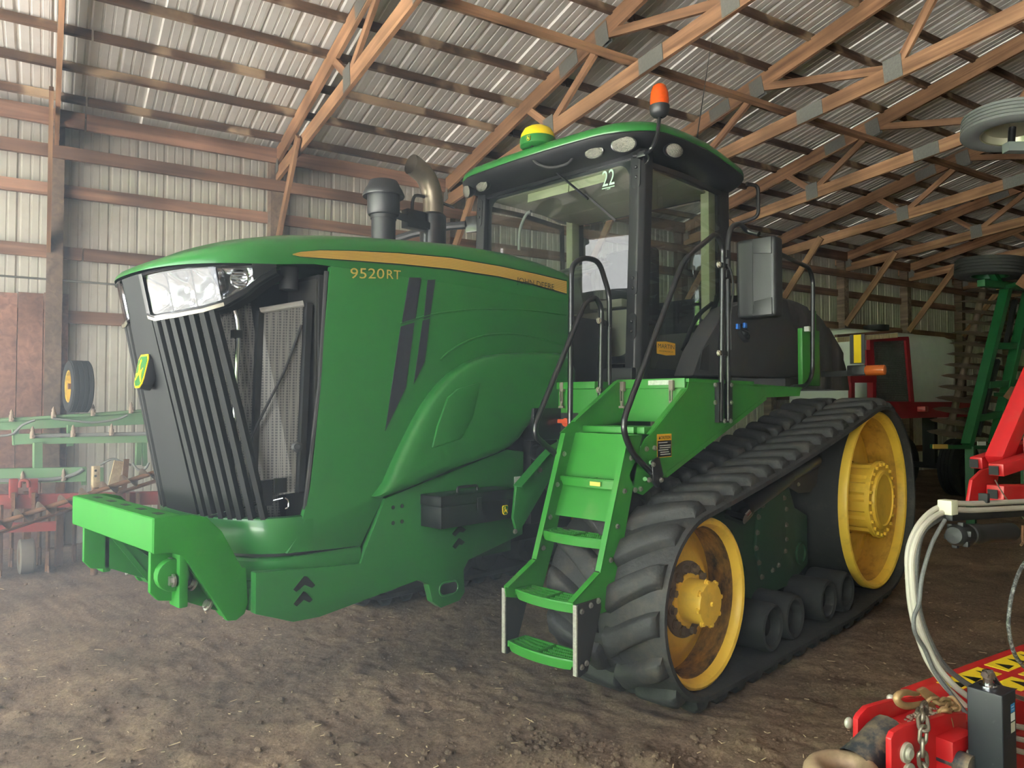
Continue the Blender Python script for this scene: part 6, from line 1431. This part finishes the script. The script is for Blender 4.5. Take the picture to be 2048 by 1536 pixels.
mb = MB(); c = hz(512, 555, FA + .01); mb.ball(c + Vector((0, .03, 0)), .022, 14, 8, (1, .6, 1)); sub(mb, 'bolt', mat('pale_bolt', (0,0,0,1)), farp, smooth=True); mb = MB(); mb.ball(hz(830, 305, FA + .03), .016, 12, 8); sub(mb, 'bolt', mat('pale_bolt', (0,0,0,1)), farp, smooth=True)
# box between the plates with dirt on top
a_ = hz(800, 470, FA); z_ = a_.z - .01; sA = a_.x + .01
mb = MB(); mb.box((sA, NA + .02, z_ - .30), (sA + .75, FA, z_)); part(mb, 'hitch_box', M_red, hr, bevel=.006)
mb = MB(); xs = []
random.seed(5)
for i in range(260):
    x = sA + .03 + random.random()*.22; y = NA + .03 + random.random()*.14; h = .03*max(0, 1 - abs(x - sA - .13)/.12)*max(0, 1 - abs(y - NA - .1)/.09)
    mb.ball((x, y, z_ + h*random.random()), random.uniform(.003, .010), 6, 4, (1, 1, .7))
x = part(mb, 'caked_soil', mat('dry_soil', srgb(150, 132, 112), .95, var=.25, vscale=50), hr); x['kind'] = 'stuff'
# tongue beam running away with yellow decals
tz = z_ - .0; T0 = Vector((sA + .5, (NA + FA)/2 + .10, tz)); 
mb = MB(); mb.box((sA + .35, NA + .02, tz - .14), (sA + 3.2, FA + .16, tz - .004)); tongue = part(mb, 'tongue', M_red, hr, bevel=.008)
M_dy = mat('yellow_warning_decal', srgb(246, 214, 40), .5, dirt=srgb(170, 140, 100), damt=.35, dscale=12)
for i in range(3):
    for j in range(2):
        x0 = sA + .55 + i*.42; y0 = NA + .06 + j*.145; mb = MB(); mb.box((x0, y0, tz - .005), (x0 + .36, y0 + .105, tz - .002)); sub(mb, 'warning_decal', M_dy, tongue)
        for k in range(3): mb = MB(); mb.prism([(x0 + .03 + k*.12, y0 + .012), (x0 + .10 + k*.12, y0 + .02), (x0 + .06 + k*.12, y0 + .085)], (0, 0, tz - .0018), (1, 0, 0), (0, 1, 0), .0006); sub(mb, 'decal_triangle', M_decalk, tongue)
# cast hitch ring
M_cast = mat('dusty_casting', srgb(62, 66, 72), .45, .4, var=.2, dirt=srgb(186, 160, 124), dscale=9, damt=.5)
M_castd = mat('worn_casting', srgb(158, 134, 106), .7, .2, var=.25, vscale=14, dirt=srgb(96, 78, 62), dscale=12, damt=.5)
rc = hz(380, 985, 1.60); mb = MB(); rr = []
for k in range(49):
    a = 2*math.pi*k/48; rr.append(rc + Vector((.10*math.cos(a), .082*math.sin(a), 0)))
mb.tube(rr, lambda t: .038, n=14, caps=False); part(mb, 'hitch_ring', M_castd, hr, smooth=True)
mb = MB(); sc_ = [(rc.x + .08, .075, .05), (rc.x + .14, .07, .06), (rc.x + .18, .066, .07), (rc.x + .24, .072, .082), (rc.x + .30, .075, .085)]
rows = [[(x, 1.61 + w*math.cos(2*math.pi*i/20)*(abs(math.cos(2*math.pi*i/20))**-.3 if abs(math.cos(2*math.pi*i/20)) > .05 else 1)*.93, rc.z + .01*(k) + h*math.sin(2*math.pi*i/20)) for i in range(20)] for k, (x, w, h) in enumerate(sc_)]
mb.grid(rows, True); mb.add(rows[-1], [tuple(range(20))]); neck = part(mb, 'hitch_neck', M_cast, hr, smooth=True, ang=60)
# bracket and pin beside the post
q = hz(1370, 700, NA - .05); mb = MB(); mb.box((q.x, NA - .06, q.z - .35), (q.x + .16, NA + .02, q.z)); part(mb, 'jack_bracket', M_red, hr, bevel=.006)
q = hz(1480, 850, NA - .07); mb = MB(); mb.cyl((q.x, q.y + .1, q.z - .02), (q.x, q.y - .04, q.z - .02), .042, n=24); mb.cyl((q.x + .02, q.y - .01, q.z + .02), (q.x + .02, q.y - .042, q.z + .02), .01, n=10); part(mb, 'jack_pin', M_cast, hr, smooth=True, ang=40)
# black jack post
PA = 1.36
p0, p1 = hz(1525, 230, PA), hz(1735, 300, PA)
w_ = .115; x0 = p0.x + .005; ztop = hz(1735, 310, PA).z
M_chip = mat('chipped_black_paint', srgb(34, 37, 42), .32, var=.1, dirt=srgb(196, 198, 200), dscale=26, damt=.12)
rotp = Matrix.Rotation(R(4), 3, 'Z'); cpt = Vector((hx(1934, 1420, PA + .056).x + .056, PA, 0)); ztop = hx(1980, 1400, PA - .056).z
mb = MB(); mb.box((cpt.x - w_/2, cpt.y - w_/2, 0.06), (cpt.x + w_/2, cpt.y + w_/2, ztop), rot=rotp, at=(cpt.x, cpt.y, 0)); jk = part(mb, 'jack_post', M_chip, hr, bevel=.006, seg=3)
mb = MB(); mb.box((cpt.x - .09, cpt.y - .09, 0.0), (cpt.x + .09, cpt.y + .09, .06)); sub(mb, 'jack_foot', M_cast, jk)
nf = rotp @ Vector((1, 0, 0)); nf2 = rotp @ Vector((0, -1, 0)); uu = rotp @ Vector((1, 0, 0))
face = nf2; o_ = cpt + face*(w_/2 + .0008)
for z0, z1, m in ((ztop - .075, ztop - .045, mat('label_blue', srgb(40, 130, 190), .4)), (ztop - .105, ztop - .077, pw), (ztop - .145, ztop - .11, mat('label_cream', srgb(206, 200, 180), .5))):
    mb = MB(); a = o_ + uu*.006 + Vector((0, 0, z0)); b_ = o_ + uu*.042 + Vector((0, 0, z0)); h_ = Vector((0, 0, z1 - z0)); d_ = face*.0006; mb.add([a + d_, b_ + d_, b_ + h_ + d_, a + h_ + d_], [(0, 1, 2, 3)]); sub(mb, 'post_label', m, jk, fix=False)
mb = MB(); mb.add([o_ + face*.0013 + uu*k + Vector((0, 0, z)) for k, z in ((.01, ztop - .056), (.034, ztop - .056), (.034, ztop - .053), (.01, ztop - .053), (.012, ztop - .066), (.036, ztop - .066), (.036, ztop - .064), (.012, ztop - .064))], [(0, 1, 2, 3), (4, 5, 6, 7)]); sub(mb, 'label_print', pw, jk, fix=False)
mb = MB(); ft = Vector((cpt.x - .0, cpt.y + .01, ztop)); mb.lathe([(.028, 0), (.028, .004), (.016, .006), (.016, .03), (.018, .032), (.018, .055), (.01, .06), (.001, .06)], ft, (0, 0, 1), n=20); mb.cyl(ft + Vector((-.025, 0, .045)), ft + Vector((.02, 0, .045)), .013, n=6); sub(mb, 'grease_fitting', M_chrome, jk, smooth=True, ang=35)
mb = MB(); mb.tube([ft + Vector((.02, 0, .05)), hx(2000, 1372, PA), hx(2030, 1392, PA), hx(2075, 1405, PA)], .009, n=10, smooth=5); sub(mb, 'crank_rod', M_chrome, jk, smooth=True)
# hose arm with coupler sleeve
AA = 1.72
q0, q1 = hx(1898, 1030, AA), hx(2110, 1018, AA)
mb = MB(); mb.bar(q0, q1, .03, .05); mb.add([q0 + Vector((0, -.015, .025)), q0 + Vector((0, .015, .025)), q0 + Vector((.05, .015, -.025)), q0 + Vector((.05, -.015, -.025))], [(0, 1, 2, 3)]); arm_ = part(mb, 'hose_arm', M_black, hr, bevel=.004)
mb = MB(); mb.bar(q1 - Vector((.03, 0, -.02)), Vector((q1.x - .03, q1.y, tz - .02)), .05, .05, up=(0, 1, 0)); part(mb, 'hose_mast', M_black, hr)
c0_, c1_ = hx(1906, 1071, AA - .04), hx(2110, 1058, AA - .04); dd = (c1_ - c0_).normalized()
mb = MB(); mb.lathe([(.001, 0), (.035, .004), (.044, .02), (.046, .06), (.046, .10), (.041, .105), (.041, .115), (.046, .12), (.046, .14), (.042, .145), (.045, .17), (.045, .20), (.04, .205), (.042, .5)], c0_, dd, n=28); sub(mb, 'coupler_sleeve', M_black, arm_, smooth=True, ang=30)
mb = MB()
for k in range(6):
    a = 2*math.pi*k/6; e = dd.orthogonal().normalized(); g = dd.cross(e); p = c0_ + (e*math.cos(a) + g*math.sin(a))*.046; mb.box(p + dd*.045 - Vector((.012, .012, .012)), p + dd*.045 + Vector((.012, .012, .012)))
sub(mb, 'grip_ribs', M_black, arm_, bevel=.005)
q = hx(1895, 1010, AA - .02); mb = MB(); mb.box(q - Vector((.025, .03, .04)), q + Vector((.03, .03, .022))); sub(mb, 'hose_clip', mat('cream_clip', srgb(206, 202, 176), .5), arm_, bevel=.005)
q = hx(1968, 992, AA); mb = MB(); mb.box(q - Vector((.012, .02, .03)), q + Vector((.012, .02, .012))); sub(mb, 'cable_tie', M_dark, arm_, bevel=.003)
q = hx(2046, 1085, AA - .04); mb = MB(); mb.tube([q + Vector((0, 0, .08)), q + Vector((-.005, 0, .02)), q, q + Vector((-.02, 0, -.01))], .006, n=6); sub(mb, 'spring_clip', M_rust, arm_, smooth=True)
M_gh = mat('grey_conduit', srgb(178, 170, 158), .55, var=.06, vscale=20, dirt=srgb(120, 108, 96), dscale=8, damt=.3); M_bh = mat('braided_hose', srgb(92, 92, 90), .6, var=.3, vscale=120)
legs = hz(1490, 330, 1.62)
def hose(pts, r, m, nm='hose', k=6):
    mb = MB(); mb.tube([hx(u, v, ta) for u, v, ta in pts], r, n=10, smooth=k); return part(mb, nm, m, hr, smooth=True)
hose(((2110, 1000, 1.72), (1960, 1007, 1.72), (1890, 1010, 1.73), (1845, 1040, 1.74), (1818, 1095, 1.74), (1817, 1160, 1.74), (1825, 1230, 1.73), (1850, 1310, 1.70), (1885, 1365, 1.66), (1930, 1412, 1.60), (1960, 1440, 1.56)), .0125, M_gh)
hose(((2110, 1012, 1.70), (1960, 1020, 1.70), (1895, 1022, 1.71), (1850, 1050, 1.71), (1826, 1100, 1.71), (1824, 1160, 1.71), (1836, 1240, 1.70), (1868, 1320, 1.67), (1905, 1368, 1.63), (1945, 1400, 1.59)), .0125, M_gh)
hose(((1895, 1030, 1.75), (1850, 1058, 1.76), (1834, 1110, 1.77), (1834, 1180, 1.77), (1845, 1245, 1.76), (1880, 1320, 1.72), (1920, 1358, 1.68), (1955, 1380, 1.64)), .012, M_bh)
hose(((1890, 1040, 1.68), (1865, 1085, 1.68), (1845, 1150, 1.68), (1838, 1205, 1.68), (1828, 1235, 1.68), (1830, 1265, 1.68), (1850, 1300, 1.68), (1870, 1345, 1.66), (1900, 1385, 1.62), (1935, 1430, 1.56)), .0085, M_bh)
hose(((2080, 1100, 1.6), (2046, 1130, 1.6), (2025, 1185, 1.6), (2017, 1250, 1.6), (2030, 1310, 1.6), (2060, 1345, 1.6)), .0085, mat('printed_hose', srgb(60, 60, 60), .5, dirt=srgb(225, 225, 220), dscale=60, damt=.5))
hose(((2060, 1050, 1.74), (2015, 1000, 1.76), (1990, 960, 1.78)), .003, M_steel, 'hook_wire')
for k in range(3): hose(((1990, 1440 + k*22, 1.46), (2030, 1452 + k*24, 1.46), (2090, 1462 + k*26, 1.54)), .011, M_gh)
# ---- chain with grab hook lying on the drawbar
cz = hz(1000, 400, 1.58); ch = empty('safety_chain', barn(cz.x, TD - cz.y, z_), math.atan2(Bv.y, Bv.x), off=(-cz.x, -cz.y, -z_))
tag(ch, 'rusty steel chain with a large grab hook draped over the red drawbar', 'chain')
M_hook = mat('tan_forged_steel', srgb(170, 138, 98), .5, .45, var=.2, vscale=14, dirt=srgb(104, 78, 54), damt=.4, dscale=12); M_chn = mat('worn_chain', srgb(128, 118, 106), .45, .7, var=.25, vscale=20)
HT = 1.56
pts = [hz(x, y, HT) for x, y in ((1085, 262), (1040, 262), (980, 250), (920, 262), (885, 300), (905, 345), (960, 372), (1040, 372), (1110, 355), (1180, 360), (1230, 385))]
mb = MB(); mb.tube(pts, lambda t: .006 + .008*math.sin(math.pi*min(1, t*1.05))**.8, n=12, smooth=5); hk = part(mb, 'grab_hook', M_hook, ch, smooth=True)
mb = MB(); P_ = [hz(x, y, HT - .005) for x, y in ((1085, 235), (1150, 205), (1290, 300), (1180, 330), (1150, 300))]; n = len(P_); mb.add(P_ + [p + Vector((0, .014, 0)) for p in P_], [tuple(range(n-1, -1, -1)), tuple(range(n, 2*n))] + [(i, (i+1) % n, n + (i+1) % n, n+i) for i in range(n)]); sub(mb, 'hook_latch', M_hook, hk, bevel=.004)
def link_mesh(): 
    mb = MB(); r = .0072; pts = []
    for i in range(25):
        a = 2*math.pi*i/24; pts.append(Vector((.0155*math.cos(a), 0, .0155*math.sin(a) + (.014 if math.sin(a) > 0 else -.014))))
    mb.tube(pts, r, n=8, caps=False); return mb
lm = link_mesh(); LMt = lm.mesh('chain_link', M_hook, smooth=True); LMg = link_mesh().mesh('chain_link', M_chn, smooth=True)
def chain(path, me, ta0=None):
    P_ = [hz(x, y, t) for x, y, t in path]; P_ = catmull(P_, 8); d = 0; out = [P_[0]]
    step = .0435; acc = 0
    for p, q in zip(P_, P_[1:]):
        L_ = (q - p).length
        while acc + L_ >= step:
            f = (step - acc)/L_; p = p.lerp(q, f); out.append(p); L_ = (q - p).length; acc = 0
        acc += L_
    for i, (p, q) in enumerate(zip(out, out[1:])):
        dirv = (q - p).normalized(); o = bpy.data.objects.new('chain_link', me); COL.objects.link(o); o.parent = ch
        rq = Vector((0, 0, 1)).rotation_difference(dirv) @ Matrix.Rotation(R(90*(i % 2) + 25), 4, 'Z').to_quaternion()
        o.rotation_mode = 'QUATERNION'; o.rotation_quaternion = rq; o.location = OFF[ch.name] + (p + q)/2
chain(((1180, 330, 1.55), (1280, 330, 1.55), (1360, 350, 1.55), (1420, 350, 1.55), (1370, 400, 1.53), (1300, 420, 1.52), (1360, 480, 1.52), (1360, 560, 1.52)), LMt)
chain(((1150, 370, 1.54), (1110, 430, 1.52), (1125, 500, 1.48), (1130, 600, 1.47), (1115, 750, 1.47), (1125, 880, 1.47), (1135, 1050, 1.47)), LMg)
# ---------------------------------------------------------------- chaff, straw and clods on the floor
def gz(x, y): return float(ground_z(np.array([x]), np.array([y]))[0])
mb = MB(); random.seed(11)
for i in range(420):
    u, v = random.uniform(-40, 2080), 1080 + 470*random.random()**.9
    p = pxw(u, v, Z=0.0)
    if -2.75 < p.x < -1.9 and 2.9 < p.y < 7.1: continue
    a = random.uniform(0, 6.28); L_ = random.choice((.010, .014, .018, .025, .05)); z = gz(p.x, p.y) + .004; d = Vector((math.cos(a), math.sin(a), random.uniform(-.1, .2)))*L_
    mb.bar(Vector((p.x, p.y, z)) - d/2, Vector((p.x, p.y, z)) + d/2, random.uniform(.002, .006), .002)
o = mb.build('straw', mat('straw', srgb(206, 184, 146), .8, var=.2, vscale=3), None, fix=False); tag(o, 'scattered pale straw and chaff on the dirt floor', 'straw', kind='stuff')
mb = MB()
for i in range(2200):
    u, v = random.uniform(-40, 2080), 1090 + 460*random.random()**.8
    if random.random() < .35: u, v = random.gauss(1200, 130), random.gauss(1490, 40)
    p = pxw(u, v, Z=0.0)
    if -2.75 < p.x < -1.9 and 2.9 < p.y < 7.1: continue
    r_ = random.uniform(.003, .009) if random.random() < .9 else random.uniform(.010, .020); mb.ball((p.x, p.y, gz(p.x, p.y) + r_*.3), r_, 6, 4, (random.uniform(.8, 1.3), random.uniform(.8, 1.3), .7))
o = mb.build('soil_clods', M_dirt, None, smooth=False); tag(o, 'loose brown soil crumbs and clods on the dirt floor', 'soil', kind='stuff')

# ---------------------------------------------------------------- haze volume added to imitate veiling lens glare at the left
hz_m = bpy.data.materials.new('glare_haze'); hz_m.use_nodes = True; N = hz_m.node_tree.nodes; N.remove(N['Principled BSDF'])
vsn = N.new('ShaderNodeVolumeScatter'); vsn.inputs['Color'].default_value = (.80, .91, 1.0, 1); vsn.inputs['Density'].default_value = .042; vsn.inputs['Anisotropy'].default_value = 0.0
hz_m.node_tree.links.new(vsn.outputs[0], N['Material Output'].inputs['Volume'])
q_ = [barn(S0 + .15, .25), barn(S0 + .15, 9.53), Vector((-1.5, 4.6, 0)), barn(2.375, .25)]; mb = MB(); mb.add([p + Vector((0, 0, .07)) for p in q_] + [p + Vector((0, 0, 4.85)) for p in q_], [(3,2,1,0),(4,5,6,7),(0,1,5,4),(1,2,6,5),(2,3,7,6),(3,0,4,7)]); hzo = mb.build('glare_haze', hz_m, None)
tag(hzo, 'thin bluish haze volume added to stand in for lens glare at the left', 'haze', kind='stuff')
